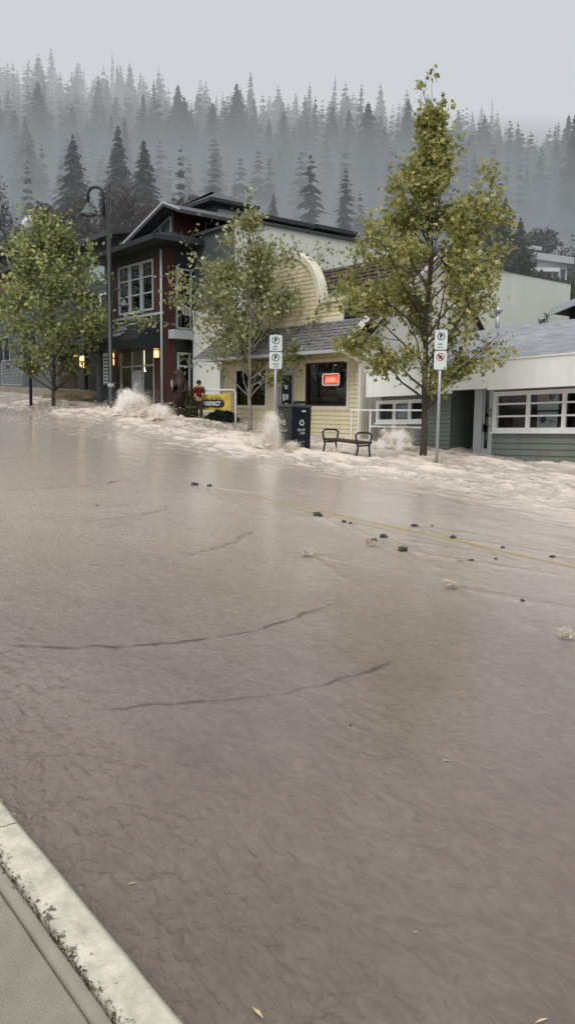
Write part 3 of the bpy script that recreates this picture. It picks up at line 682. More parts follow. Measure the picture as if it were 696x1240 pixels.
# door
du0, du1, dv0, dv1 = dr
mb = MB(); mb.box(du0, du0+.1, -.1, .05, dv0, dv1, FY); mb.box(du1-.1, du1, -.1, .05, dv0, dv1, FY); mb.box(du0+.1, du1-.1, -.1, .05, dv1-.1, dv1, FY)
mb.build('door_frame', M['greytrim'], yb)
mb = MB()
for q in ((du0+.1, du0+.22, dv0, dv1-.1), (du1-.22, du1-.1, dv0, dv1-.1), (du0+.22, du1-.22, dv0, dv0+.5), (du0+.22, du1-.22, dv1-.25, dv1-.1)): mb.box(q[0], q[1], -.09, -.045, q[2], q[3], FY)
do = mb.build('door', M['greytrim'], yb)
mb = MB(); mb.face([FY(du0+.2, -.07, dv0+.45), FY(du1-.2, -.07, dv0+.45), FY(du1-.2, -.07, dv1-.2), FY(du0+.2, -.07, dv1-.2)]); mb.build('pane', M['glassdark'], do)
mb = MB(); mb.box(du1-.2, du1-.17, -.045, .02, dv0+1.05, dv0+1.25, FY); mb.build('handle', M['galv'], do)
mb = MB()
for k, (a, b_, w_, h_) in enumerate(((.42, 1.95, .22, .16), (.3, 1.45, .17, .3), (.52, 1.5, .16, .22), (.45, 1.15, .2, .2))): mb.box(du0+a, du0+a+w_, -.062, -.058, dv0+b_, dv0+b_+h_, FY)
build_each(mb, 'door_notice', M['poster'], yb)
room(FY, (du0+.1, du1-.1, dv0, dv1-.1), yb, M['interiordark'], 1.5)
# awning roof of grey shakes: stepped courses in real relief
def shakeroof(A, B, C, D, rows, m, name, parent, th=.03, seed=1, wd=.16):     # A-B eave, D-C top
    A, B, C, D = map(Vector, (A, B, C, D)); mb = MB(); rq = random.Random(seed)
    n = (B-A).cross(D-A).normalized()
    if n.z < 0: n = -n
    for r in range(rows):
        p0, p1 = A.lerp(D, r/rows), B.lerp(C, r/rows); q0, q1 = A.lerp(D, (r+1.15)/rows), B.lerp(C, (r+1.15)/rows)
        L = (p1-p0).length; u = 0
        while u < 1:
            du = wd*rq.uniform(.6, 1.4)/L; v = min(1, u+du); j = rq.uniform(-.02, .03); g = .006/L
            a, b_, c, d = p0.lerp(p1, u+g), p0.lerp(p1, v-g), q0.lerp(q1, v-g), q0.lerp(q1, u+g)
            s = (A-D).normalized()*j; t1 = n*th*rq.uniform(.8, 1.3)
            mb.idx([a+s+t1, b_+s+t1, c, d, a+s, b_+s], [(0, 1, 2, 3), (4, 5, 1, 0), (4, 0, 3), (5, 2, 1)]); u = v
    mb.face([A-n*.01, B-n*.01, C-n*.01, D-n*.01])
    return mb.build(name, m, parent)
M['shakeg'] = mat('weathered grey shakes', (.1, .095, .1), .55, .6, 7, .4, 40, c2=(.2, .19, .2))
M['shakeb'] = mat('dark brown shakes', (.03, .02, .017), .7, .6, 7, .4, 40, c2=(.06, .042, .036))
ex0, ex1 = -32.6, -22.3
shakeroof((ex0, 20.25, EV), (ex1, 20.25, EV), (ex1, 21.46, top), (ex0+.9, 21.46, top), 9, M['shakeg'], 'awning_roof', yb, seed=3)
mb = MB(); mb.box(ex0+.02, ex1-.02, 20.22, 20.3, EV-.14, EV-.012); mb.build('gutter', M['greytrim'], yb)
mb = MB(); mb.face([(ex0, 20.3, EV-.1), (ex1, 20.3, EV-.1), (ex1, 21.49, EV-.1), (ex0, 21.49, EV-.1)])
mb.box(XL+.3, XL+4.2, 21.3, 21.44, EV-.24, EV-.2); mb.build('soffit', M['soffit'], yb)
mb = MB(); mb.bar((ex1+.03, 20.2, EV-.06), (ex1+.03, 21.52, top+.02), .05, .22); mb.bar((ex1-.02, 20.22, EV-.1), (XR-.05, 21.42, EV-.42), .08, .08)
mb.tube([(XR-.05, 21.42, EV-.4), (XR-.05, 21.42, EV-.7), (XR-.05, 21.42, .9)], .045, 8); mb.build('downpipe', M['whitetrim'], yb)
mb = MB(); mb.tube([(XL+.06, 21.38, EV-.2), (XL+.06, 21.38, 1.2)], .04, 8); mb.build('downpipe', M['greytrim'], yb)
# false front: parapet and arch
pu1 = -23.6; pu0 = -31.0; PT = 6.3; ac = -27.2; ar = 2.2
mb = wall(FY, pu0, ac-ar, top, PT, [], lap=.17); wall(FY, ac+ar, pu1, top, PT, [], lap=.17, mb=mb)
k = math.floor(top/.17)
while k*.17 < PT+ar:
    lo, hi = max(top, k*.17), (k+1)*.17
    hw = ar if hi <= PT else (math.sqrt(max(0, ar*ar-(hi-PT)**2)) if hi-PT < ar else 0)
    if hw > .05:
        wv0, wv1, wh = 6.4, 7.1, .72
        segs = [(ac-hw, ac+hw)]
        zc = (lo+hi)/2
        if wv0 < zc < wv0+wh: ww = math.sqrt(max(0, wh*wh-(zc-wv0)**2)); segs = [(ac-hw, ac-ww), (ac+ww, ac+hw)]
        for a, b_ in segs:
            mb.face([FY(a, .025, lo), FY(b_, .025, lo), FY(b_, .004, hi), FY(a, .004, hi)]); mb.face([FY(a, 0, lo), FY(b_, 0, lo), FY(b_, .025, lo), FY(a, .025, lo)])
    k += 1
mb.build('false_front', M['yellow'], yb)
mb = MB(); arc = [(ac+ar*math.cos(R(a)), PT+ar*math.sin(R(a))) for a in range(0, 181, 6)]
for (a, b_), (c, d) in zip(arc[:-1], arc[1:]):
    o1 = lambda u, v, k_: (ac+(u-ac)*k_, PT+(v-PT)*k_)
    p = [o1(a, b_, .935), o1(c, d, .935), o1(c, d, 1.04), o1(a, b_, 1.04)]
    mb.hexa([FY(u, -.35, v) for u, v in p], [FY(u, .1, v) for u, v in p])
mb.box(ac+ar*.935, ac+ar*1.04, -.2, .1, PT-.05, PT, FY)
for a, b_ in ((ac+ar+.0, pu1+.06), (pu0-.06, ac-ar)): mb.box(a, b_, -.3, .1, PT, PT+.16, FY)
for a in (pu1-.1, pu0-.04): mb.box(a, a+.14, .03, .07, top, PT, FY)
mb.box(pu0, pu1, .03, .08, top-.02, top+.1, FY); mb.build('parapet_trim', M['yellowtrim'], yb)
mb = MB()
for a0 in range(0, 180, 12):
    p = [(ac+q*math.cos(R(x)), wv0+q*math.sin(R(x))) for q, x in ((.64, a0), (.64, a0+12), (.76, a0+12), (.76, a0))]
    mb.hexa([FY(u, 0, v) for u, v in p], [FY(u, .06, v) for u, v in p])
mb.box(ac-.8, ac+.8, .0, .06, wv0-.1, wv0, FY)
for a0 in (60, 120): mb.bar(FY(ac, -.0, wv0), FY(ac+.65*math.cos(R(a0)), -.0, wv0+.65*math.sin(R(a0))), .05, .04)
wo = mb.build('fan_window', M['yellowtrim'], yb)
mb = MB(); mb.face([FY(ac+.7*math.cos(R(a)), -.06, wv0+.7*math.sin(R(a))) for a in range(0, 181, 10)]); mb.build('pane', M['interiordark'], wo)
mb = MB(); mb.lathe(FY(ac+.42, .06, wv0-.02), [(0, 0), (.02, 0), (.13, .08), (.15, .2), (.02, .3), (0, .3)], 10); mb.build('carved_ornament', M['bark'], yb, True)
# main roof behind the false front
shakeroof((-31.3, 21.75, 5.3), (-22.2, 21.75, 5.3), (-22.2, 25.6, 8.6), (-31.3, 25.6, 8.6), 16, M['shakeb'], 'roof', yb, .05, 8, .22)
mb = MB(); slab(mb, [(-22.2, 28.9, 5.15), (-31.3, 28.9, 5.15), (-31.3, 25.6, 8.62), (-22.2, 25.6, 8.62)], .12); mb.build('rear_roof', M['shakeb'], yb)
mb = MB(); mb.poly([(XR, 21.6, 4.6), (XR, 29.4, 4.6), (XR, 25.6, 8.35)], (-.06, 0, 0)); mb.build('gable_wall', M['verticalgrey'], yb)
mb = MB(); mb.bar((-22.2, 21.7, 5.22), (-22.2, 25.6, 8.55), .05, .12); mb.bar((-22.2, 25.6, 8.55), (-22.2, 28.9, 5.1), .05, .12); mb.build('rake_board', M['verticalgrey'], yb)
mb = MB(); mb.box(XL, XL+.02, 21.5, 30.3, 0, 4.6); mb.box(XL, XR, 30.3, 30.34, 0, 4.6); mb.build('rear_wall', M['yellow'], yb)

# ---- low white and sage shop on the right
SH = .03; FW = Fac('Y', 21.5, SH, -21.5); FF = Fac('Y', 20.75, SH, -21.5)
wb = empty('low_shop', (-15, 21.5, .5), 'low sage clapboard shop with a deep white fascia and blue grey shingle roof', 'building')
def ru(px, F=FW): return atY(px, 500, F.c)[0]
def rv(px, py, F=FW): u, z = atY(px, py, F.c); return z-F.sh*(u-F.u0)
XE = -8.6
fb0 = rv(470, 480, FF); fbr = rv(640, 470, FF); ft = rv(500, 445, FF)
sw = (ru(456), ru(518), rv(490, 512), rv(490, 484))
bw0, bw1, bv0, bv1 = ru(597.5), ru(597.5)+4.9, rv(640, 523), rv(640, 473)
op0, op1 = ru(546), ru(597)
wtop = 3.3
wall(FW, -21.45, op0, -.3, wtop, [sw], lap=.145).build('wall', M['greygreen'], wb)
wall(FW, op1, XE, -.3, wtop, [(bw0, bw1, bv0, bv1)], lap=.19).build('wall', M['greygreen'], wb)
# recessed entry
FR = Fac('X', op0-.0); FL = Fac('X', op1)
ry0, ry1 = 21.5, 23.3
mb = wall(Fac('X', op0), 21.5, ry1, -.3, wtop+.3, [], lap=.145); mb.build('recess_wall', M['greygreen'], wb)
mb = MB(); mb.face([(op1, 21.5, -.3), (op1, ry1, -.3), (op1, ry1, wtop+.5), (op1, 21.5, wtop+.5)]); mb.build('recess_wall', M['greygreen'], wb)
FB = Fac('Y', ry1, SH, -21.5)
mb = wall(FB, op0, op1-1.2, -.3, wtop, [], lap=.145); mb.build('recess_back_wall', M['greygreen'], wb)
mb = MB(); mb.face([FW(op0, -2, wtop-.32), FW(op1, -2, wtop-.32), FW(op1, 0, wtop-.32), FW(op0, 0, wtop-.32)]); mb.build('recess_ceiling', M['fascia'], wb)
# glazed entrance standing in the opening
g0, g1, g2 = ru(574), ru(583.5), ru(592.5)
mb = MB(); mb.box(g0, g1, -.1, .02, -.3, wtop-.33, FW); mb.box(g2, op1, -.1, .025, -.3, wtop-.33, FW); mb.build('door_jamb', M['greytrim'], wb)
mb = MB(); mb.box(g1, g1+.07, -.08, -.03, .3, wtop-.35, FW); mb.box(g2-.07, g2, -.08, -.03, .3, wtop-.35, FW); mb.box(g1+.07, g2-.07, -.08, -.03, .3, .75, FW); mb.box(g1+.07, g2-.07, -.08, -.03, wtop-.5, wtop-.35, FW)
do = mb.build('door', M['greytrim'], wb); mb = MB(); mb.face([FW(g1, -.06, .4), FW(g2, -.06, .4), FW(g2, -.06, wtop-.4), FW(g1, -.06, wtop-.4)]); mb.build('pane', M['glassdark'], do)
mb = MB(); mb.box(g1+.06, g1+.1, -.03, .03, 1.3, 1.55, FW); mb.build('handle', M['blackmetal'], do)
mb = MB()
for z0, h_ in ((1.05, .22), (1.5, .28), (1.9, .2), (2.25, .3)): mb.box(g1+.12, g2-.1, -.058, -.054, z0, z0+h_, FW)
build_each(mb, 'door_notice', M['slate'], wb)
mb = MB(); mb.face([(g0, ry1-.1, -.3), (op1, ry1-.1, -.3), (op1, ry1-.1, wtop+.5), (g0, ry1-.1, wtop+.5)]); mb.face([(g0, 21.62, -.3), (g0, ry1, -.3), (g0, ry1, 3.6), (g0, 21.62, 3.6)]); mb.build('lobby_wall', M['interiordark'], wb)
mb = MB(); fz = rv(594, 480)
mb.box(op1-.13, op1-.04, .03, .035, fz-1.1, fz-.25, FW); mb.build('street_number_plate', M['greytrim'], wb)
scribble((1, 1, 1, 1), .16, M['signblack'], 'street_number', wb, fmat(FW(op1-.085, .04, fz-.68), (0, -1, 0)))
# windows
window(FW, sw, wb, M['whitetrim'], M['glass'], 3, 1, fw=.13, mw=.13, proud=.05); room(FW, sw, wb, M['interiordark'], 1.6)
su = (sw[1]-sw[0]); mb = MB(); mb.box(sw[0]+su*.38, sw[0]+su*.6, -.09, -.085, sw[2]+.16, sw[3]-.16, FW); mb.build('poster', M['poster'], wb)
m1, m2_ = ru(638.5), ru(682); m3 = m2_+(m2_-m1)*.95
y1_ = rv(620, 489); y2_ = rv(620, 504)
xs_ = [m1, m2_, m3]
window(FW, (bw0, bw1, bv0, bv1), wb, M['whitetrim'], M['glass'], fw=.13, mw=.13, mwy=.055, xs=xs_, ys=[y1_, y2_], proud=.06)
mb = MB()
u0, u1, v0, v1 = bw0, bw1, bv0, bv1
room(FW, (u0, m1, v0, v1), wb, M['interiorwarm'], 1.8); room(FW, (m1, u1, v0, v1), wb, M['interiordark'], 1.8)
p0, p1 = ru(647.5), ru(673)
mb = MB(); mb.box(p0, p1, -.1, -.095, rv(660, 496.5), rv(660, 475.5), FW); po = mb.build('poster', M['poster'], wb)
mb = MB(); mb.face([FW(p0+.02, -.092, rv(660, 487)+.02), FW(p0+(p1-p0)*.5, -.092, rv(660, 487)+.02), FW(p0+(p1-p0)*.45, -.092, rv(660, 476.5)), FW(p0+.02, -.092, rv(660, 476.5))]); mb.build('pink_patch', M['posterpink'], po)
mb = MB(); mb.box(p0+.01, p1-.01, -.1, -.095, rv(660, 518), rv(660, 498.5), FW); po2 = mb.build('poster', M['poster'], wb)
def leafmark(cx, cz, s, parent):
    mb = MB()
    for a in range(-60, 241, 50):
        d = (math.cos(R(a)), math.sin(R(a))); n_ = (-d[1], d[0])
        pts = [(0, 0), (.5*d[0]+.22*n_[0], .5*d[1]+.22*n_[1]), (d[0], d[1]), (.5*d[0]-.22*n_[0], .5*d[1]-.22*n_[1])]
        mb.face([FW(cx+s*a_, -.09, cz+s*b_) for a_, b_ in pts])
    mb.box(cx-s*.05, cx+s*.05, -.0905, -.0895, cz-s*.9, cz, FW); mb.build('leaf_emblem', M['slate'], parent)
leafmark(p0+(p1-p0)*.66, rv(664, 481), .13, po); leafmark(p0+(p1-p0)*.3, rv(656, 508), .16, po2)
scribble((5, 5), .07, M['slate'], 'poster_lettering', po2, fmat(FW(p0+(p1-p0)*.74, -.09, rv(667, 511)), (0, -1, 0)))
mb = MB(); rq = random.Random(3)
for i in range(9): x = u0+.25+i*.12+rq.uniform(-.03, .03); mb.box(x, x+.07, -.5, -.42, v0+.05, v0+.12+rq.random()*.15, FW)
build_each(mb, 'window_display', M['shelf'], wb)
# fascia
step = ru(588, FF)
mb = MB(); fe = XE+.4
mb.box(-21.5, ru(544, FF), -.12, 0, fb0, ft, FF); mb.box(ru(544, FF), step, -.12, 0, fb0+.1, ft, FF); mb.box(step, fe, -.12, 0, fbr, ft, FF)
mb.box(-21.5, -21.38, -.75, -.12, fb0, ft, FF)
mb.build('fascia', M['fascia'], wb, bevel=.01)
mb = MB(); k = -21.4
while k < fe: mb.box(k, k+.012, 0, .004, max(fb0, fbr)+.03, ft-.02, FF); k += .42
mb.build('fascia_batten', M['fascia'], wb)
mb = MB(); mb.box(-21.56, fe+.04, -.2, .035, ft, ft+.05, FF); mb.build('flashing', M['whitetrim'], wb)
mb = MB(); mb.face([FF(-21.5, -.12, fb0+.13), FF(fe, -.12, fb0+.13), FF(fe, -.76, fb0+.13), FF(-21.5, -.76, fb0+.13)]); mb.build('soffit', M['fascia'], wb)
zt = ft+.06
A = Vector(FF(-21.5, -.05, zt)); B = Vector(FF(fe, -.05, zt)); C_ = Vector((fe, 27.2, 5.42+SH*(fe+21.5))); D = Vector((-21.5, 27.2, 5.42))
mb = MB(); slab(mb, [A, B, C_, D], .1); mb.build('roof', M['shingle'], wb)
mb = MB(); slab(mb, [C_+Vector((0, 7, -1.6)), D+Vector((0, 7, -1.6)), D, C_], .1); mb.build('rear_roof', M['shingle'], wb)
mb = MB(); mb.face([(-21.44, 21.5, -.3), (-21.44, 33.9, -.3), (-21.44, 33.9, 3.75), (-21.44, 27.2, 5.3), (-21.44, 21.5, 3.6)]); mb.face([(XE, 21.5, -.3), (XE, 33.9, -.3), (XE, 33.9, 3.7), (XE, 27.2, 5.3), (XE, 21.5, 3.8)]); mb.face([(-21.44, 33.9, -.3), (XE, 33.9, -.3), (XE, 33.9, 3.7), (-21.44, 33.9, 3.7)]); mb.build('end_wall', M['greygreen'], wb)
x_, z_ = atY(602, 388, 27.6)
mb = MB(); mb.tube([(x_, 27.6, 5.2), (x_, 27.6, z_+.35)], .09, 10); mb.lathe((x_, 27.6, z_+.3), [(.09, 0), (.17, .03), (.17, .16), (.05, .24), (0, .24)], 10); mb.build('vent_pipe', M['galv'], wb, True)
# little weeds growing on the ridge
for px, s_ in ((661, .42), (655, .22)):
    x_, z_ = atY(px, 391, 27.2); mb = MB(); rq = random.Random(px)
    for i in range(60):
        a = rq.uniform(0, 6.28); z0 = 5.4+.03*(x_+21.5)*0+rq.random()*s_; r_ = .1*(1-(z0-5.4)/s_*.6)*rq.random()+.01; d_ = Vector((math.cos(a), math.sin(a), .7))*.06
        p = Vector((x_+r_*math.cos(a), 27.2+r_*math.sin(a), z0)); mb.face([p, p+d_+Vector((.02, 0, 0)), p+d_*1.5, p+d_-Vector((.02, 0, 0))])
    mb.tube([(x_, 27.2, 5.35), (x_, 27.2, 5.4+s_)], .012, 4)
    tag(mb.build('roof_weed', M['plantdark']), 'taller weed growing on the shingle roof ridge' if s_ > .3 else 'short weed growing left of the taller one on the shingle ridge', 'plant')

# ---- white railing by the yellow shop
ral = empty('railing', (-20, 20.3, .6), 'white pipe railing in front of the low shop, behind the bench', 'railing')
ry = 20.35; ru0 = atY(425, 497, ry)[0]; ru1 = atY(517, 499, ry)[0]; zt_ = atY(470, 497, ry)[1]; zl_ = atY(470, 517, ry)[1]
mb = MB(); mb.bar((ru0, ry, zt_), (ru1, ry, zt_+.02), .07, .06); mb.build('top_rail', M['whitetrim'], ral)
mb = MB(); ml = atY(448, 517, ry)[0]; mb.bar((ml, ry, zl_), (ru1, ry, zl_+.02), .045, .05); mb.build('lower_rail', M['whitetrim'], ral)
for q in (ru0+.05, ml, ru1-.05): mb = MB(); mb.bar((q, ry, gz(q, ry)-.2), (q, ry, zt_-.03), .055, .055, up=Vector((0, 1, 0))); mb.build('post', M['whitetrim'], ral)

# ---- long pale building behind (block whose blank side wall shows) with dark hipped roof lights
CB = empty('long_block', (-36, 30, 3), 'long pale grey green block with blank side wall and dark roofs, behind the yellow shop', 'building')
CX = -32.6; CT = 11.0
FC = Fac('X', CX)
mb = wall(FC, 22.6, 50.8, 1.2, CT); mb.build('side_wall', M['palewall'], CB)
# front wall curving round into the side wall
x0c = atY(234, 450, 23.0)[0]
mb = MB(); pts = [(x0c, 23.0), (CX-1.3, 23.0)]+[(CX-1.3+1.3*math.sin(R(a)), 23.0+.9*(1-math.cos(R(a)))) for a in range(15, 91, 15)]
for (a, b_), (c, d) in zip(pts[:-1], pts[1:]): mb.face([(a, b_, 1.2), (c, d, 1.2), (c, d, 7.2), (a, b_, 7.2)])
mb.build('curved_front_wall', M['palewall'], CB, True)
mb = MB(); mb.face([(-37.6, 23.4, 7.2), (CX, 23.4, 7.2), (CX, 23.4, CT), (-37.6, 23.4, CT)]); mb.face([(-37.6, 23.4, 7.19), (CX, 23.4, 7.19), (CX, 22.9, 7.19), (-37.6, 22.9, 7.19)])
mb.face([(-50, 50.8, 0), (CX, 50.8, 0), (CX, 50.8, CT), (-50, 50.8, CT)]); build_each(mb, 'upper_wall', M['slate'], CB)
mb = MB(); mb.box(-50, CX+.12, 23.2, 44.0, CT, CT+.14); mb.box(-50, CX+.05, 44, 50.85, CT-.05, CT); mb.build('roof_edge', M['roofdark'], CB)
def hip(x0, x1, y0, y1, z0, z1, rise, name, parent, wallm, n=1):
    mb = MB(); mb.box(x0, x1, y0, y1, z0, z1); wv = mb.build('upper_wall', wallm, parent)
    o_ = .7; mb = MB(); xm = (x0+x1)/2; ym0 = y0+(x1-x0)*.35; ym1 = y1-(x1-x0)*.35
    a = [(x0-o_, y0-o_, z1), (x1+o_, y0-o_, z1), (x1+o_, y1+o_, z1), (x0-o_, y1+o_, z1)]; t0, t1 = (xm, ym0, z1+rise), (xm, ym1, z1+rise)
    fs = [[a[0], a[1], t0], [a[1], a[2], t1, t0], [a[2], a[3], t1], [a[3], a[0], t0, t1]]
    for f in fs: mb.face(f)
    b_ = [(p[0], p[1], p[2]-.22) for p in a]
    for k in range(4): mb.face([a[k], a[(k+1) % 4], b_[(k+1) % 4], b_[k]])
    mb.face(b_[::-1]); mb.build('hip_roof', M['roofdark'], parent)
    m2 = MB()
    for k in range(4):
        p, q = Vector(a[k])-Vector((0, 0, .1)), Vector(a[(k+1) % 4])-Vector((0, 0, .1)); m2.bar(p, q, .12, .2)
    m2.build('eave_board', M['darktrim'], parent)
# penthouses (positions measured from the photo)
def pent(pl, pr, ptop, peave, X1, wd, dy, wm, rise=None):
    y0 = atX(pl, peave, X1)[0]; y1 = atX(pr, peave, X1)[0]; ze = atX((pl+pr)/2, peave, X1)[1]; zt = atX((pl+pr)/2, ptop, X1)[1]
    hip(X1-wd, X1, y0+.5, max(y1-.5, y0+1), CT, ze, max(.5, zt-ze)*1.1, 'penthouse', CB, wm)
pent(312, 362, 257, 268, -33.6, 5, 0, M['slate'])
pent(376, 420, 268, 279, -33.8, 5, 0, M['slate'])
ph = empty('grey_house', (-40, 27, 9), 'grey upper storey with wide dark hipped roof and white panel, behind the red building', 'building')
X1 = -41.0
hip(-44.3, X1, 27, 29, CT+.02, 14.1, 1.0, 'upper', ph, M['slate'])
FH = Fac('X', X1); mb = MB(); mb.box(27.2, 28.6, .01, .06, 12.3, 13.7, FH); mb.build('white_panel', M['greytrim'], ph)
mb = MB(); mb.box(27.4, 28.2, .065, .1, 12.5, 13.4, FH); mb.build('window', M['interiordark'], ph)

# ---- red craftsman building
AX0, AX1, AY0, AY1 = -43.9, -37.5, 21.5, 26.5
FA = Fac('Y', AY0); FAS = Fac('X', AX1)
ab = empty('red_building', (-40.5, 21.5, 2.3), 'dark red and charcoal craftsman building with black awning and lit shopfront', 'building')
ET = 10.35
uw = rect(143.5, 322, 186.5, 375, FA); uw = (uw[0], uw[1], uw[2], rect(143.5, 322, 186.5, 313, FA)[2] if False else atY(186, 313, 21.5)[1])
aw_t = atY(190, 385, 21.5)[1]; sf = (atY(146, 440, 21.5)[0], atY(187, 440, 21.5)[0], 2.0, atY(165, 420, 21.5)[1])
pan = (uw[0], uw[1], uw[2]-1.0, uw[2])
wall(FA, AX0, AX1, 1.2, ET, [uw, sf], vert=0).build('wall', M['redwood'], ab)
mb = MB(); mb.box(uw[0], uw[1], .004, .04, pan[2], uw[2]-.06, FA)
for k in range(4): x = uw[0]+(uw[1]-uw[0])*k/3; mb.box(x-.03, x+.03, .041, .07, pan[2], uw[2]-.06, FA)
mb.build('spandrel_panel', M['slate'], ab)
mb = MB()
for x in (AX0+.05, AX1-.12): mb.box(x-.05, x+.12, .005, .06, 1.5, ET, FA)
z_ = ET-.35; mb.box(AX0, AX1, .005, .05, uw[3]+.15, ET, FA); build_each(mb, 'corner_board', M['darktrim'], ab)
mb = MB(); mb.tube([(AX1+.04, AY0-.12, ET-.2), (AX1+.04, AY0-.12, 1.9)], .06, 8); mb.build('downpipe', M['greytrim'], ab, True)
# triple window, each light two panes over one
W3 = (uw[1]-uw[0]); hgt = uw[3]-uw[2]
for k in range(3):
    a = uw[0]+W3*k/3; b_ = a+W3/3
    window(FA, (a+.02, b_-.02, uw[2], uw[3]+.0), ab, M['greytrim'], M['glassdark'], fw=.11, mw=.07, ys=[uw[2]+hgt*.36, uw[2]+hgt*.68], sill=(k == 1))
room(FA, uw, ab, M['interiordark'], 1.8)
# shopfront
window(FA, sf, ab, M['greytrim'], M['glass'], fw=.08, mw=.08, xs=[sf[0]+(sf[1]-sf[0])*.36, sf[0]+(sf[1]-sf[0])*.68], ys=[sf[3]-1.05], name='shopfront_window')
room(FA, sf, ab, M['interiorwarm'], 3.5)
mb = MB(); u = sf[0]+(sf[1]-sf[0])*.36; mb.box(u+.04, u+1.1, -.05, .02, 2.2, 4.1, FA); mb.box(u+.15, u+1.0, .021, .024, 2.4, 3.95, FA); mb.build('door', M['greytrim'], ab)
mb = MB(); mb.box(sf[1]-1.1, sf[1]-.3, -1.5, -1.45, sf[2]+1.4, sf[2]+2.6, FA); mb.build('lit_picture', emis('lit picture', (.8, .55, .25), .55), ab)
rq = random.Random(9)
for k, (a, z) in enumerate(((.25, 1.3), (.5, .45), (.8, .6), (.62, .35), (.33, .55))):
    x = sf[0]+(sf[1]-sf[0])*a; mb = MB(); mb.lathe(FA(x, -1.0-.3*k, sf[3]-z), [(0, .0), (.07, .03), (.06, .14), (0, .18)], 8)
    mb.tube([FA(x, -1.0-.3*k, sf[3]-z+.17), FA(x, -1.0-.3*k, sf[3])], .01, 4); mb.build('pendant_lamp', M['lampwhite'], ab, True)
mb = MB()
for k in range(12): x = sf[0]+.2+rq.random()*(sf[1]-sf[0]-.8); d_ = rq.uniform(1, 3); mb.box(x, x+rq.uniform(.2, .6), -d_-.3, -d_, sf[2], sf[2]+rq.uniform(.6, 1.3), FA)
mb.build('shop_furniture', M['shelf'], ab)
# awning with white script
a0, a1 = AX0+.35, AX1-.05; zt2 = atY(190, 382, 21.5)[1]; zb = zt2-1.35
mb = MB(); P = [(21.48, zt2), (19.9, zb), (19.9, zb-.4), (21.48, zb-.4)]
mb.poly([(a0, y, z) for y, z in P[:3]]+[(a0, 21.48, zb-.4)], (a1-a0, 0, 0)); mb.build('awning', M['black'], ab)
mb = MB()
for s_ in ([(.2, .25), (.35, .3), (.5, .3), (.62, .36)], [(.3, .35), (.42, .42), (.5, .5), (.6, .5)], [(.38, .55), (.5, .62), (.58, .72), (.66, .7)], [(.25, .2), (.45, .22), (.6, .27)]):
    pth = []
    for u, v in s_: x = a0+(a1-a0)*u; y = 19.9+1.58*v; z = zb+1.35*v; pth.append((x, y-.03, z+.03))
    mb.tube(pth, .05, 5)
mb.build('awning_script', M['greytrim'], ab)
mb = MB(); mb.bar((AX0+.2, 21.42, zt2+.08), (AX1+.1, 21.42, zt2+.08), .1, .12); mb.build('belt_course', M['greytrim'], ab)
def walllamp(px, py, Y, label, parent=None):
    x, z = atY(px, py, Y); e = empty('wall_lamp', (x, Y, z), label, 'lamp', 'lit wall lamps')
    mb = MB(); mb.box(x-.14, x+.14, Y-.06, Y, z-.42, z+.42); mb.box(x-.17, x+.17, Y-.3, Y-.06, -.03+z, z+.03); mb.build('bracket', M['blackmetal'], e)
    mb = MB(); mb.lathe((x, Y-.2, z+.04), [(0, 0), (.13, 0), (.13, .32), (0, .32)], 10); mb.lathe((x, Y-.2, z-.38), [(0, 0), (.13, 0), (.13, .34), (0, .34)], 10); mb.build('lamp_glass', M['lampwarm'], e, True)
walllamp(193.5, 424, 21.48, 'lit wall lamp right of the red building shopfront'); walllamp(139.5, 434, 21.48, 'lit wall lamp left of the red building shopfront')
# main eave roof
mb = MB(); o_ = 1.15; ex0_, ex1_, ey0, ey1 = AX0-.9, AX1+.95, AY0-1.0, AY1+1.2
e = [(ex0_, ey0, ET+.2), (ex1_, ey0, ET+.35), (ex1_, ey1, ET+.35), (ex0_, ey1, ET+.2)]
i_ = [(AX0+.4, AY0+1.2, ET+.75), (AX1-.6, AY0+1.2, ET+.95), (AX1-.6, AY1, ET+.95), (AX0+.4, AY1, ET+.75)]
for k in range(4): mb.face([e[k], e[(k+1) % 4], i_[(k+1) % 4], i_[k]])
mb.face(i_); b_ = [(p[0], p[1], p[2]-.28) for p in e]; mb.face(b_[::-1]); ro = mb.build('eave_roof', M['roofdark'], ab)
mb = MB()
for k in range(4): mb.bar(Vector(e[k])-Vector((0, 0, .13)), Vector(e[(k+1) % 4])-Vector((0, 0, .13)), .14, .26)
mb.build('eave_board', M['darktrim'], ab)
mb = MB(); mb.face([b_[0], b_[1], (AX1, AY0, ET), (AX0, AY0, ET)]); mb.face([b_[1], b_[2], (AX1, AY1, ET), (AX1, AY0, ET)]); mb.build('soffit', M['darktrim'], ab)
# shed clerestory above
cx0, cx1 = -42.6, -38.3; cy0, cy1 = 22.6, 27.0; zl, zh = ET+.8, 12.35
mb = MB(); mb.face([(cx0, cy0, ET+.5), (cx1, cy0, ET+.5), (cx1, cy0, zh), (cx0, cy0, zl)]); mb.build('clerestory_front', M['slate'], ab)
mb = MB(); mb.face([(cx1, cy0, ET+.5), (cx1, cy1, ET+.5), (cx1, cy1, zh), (cx1, cy0, zh)]); mb.build('clerestory_side', M['redwood'], ab)
mb = MB(); T_ = [(cx0-1.5, cy0-.8, zl-.45), (cx1+.35, cy0-.8, zh+.28), (cx1+.35, cy1+.8, zh+.28), (cx0-1.5, cy1+.8, zl-.45)]; slab(mb, T_, .2)
T2 = [(cx1+.35, cy0-.8, zh+.28), (cx1+1.7, cy0-.6, zh-.25), (cx1+1.7, cy1+.8, zh-.25), (cx1+.35, cy1+.8, zh+.28)]; slab(mb, T2, .18)
mb.build('clerestory_roof', M['roofdark'], ab)
mb = MB(); mb.bar(T_[0], T_[1], .06, .12); mb.bar(T2[0], T2[1], .06, .1); mb.build('rake_board', M['greytrim'], ab)
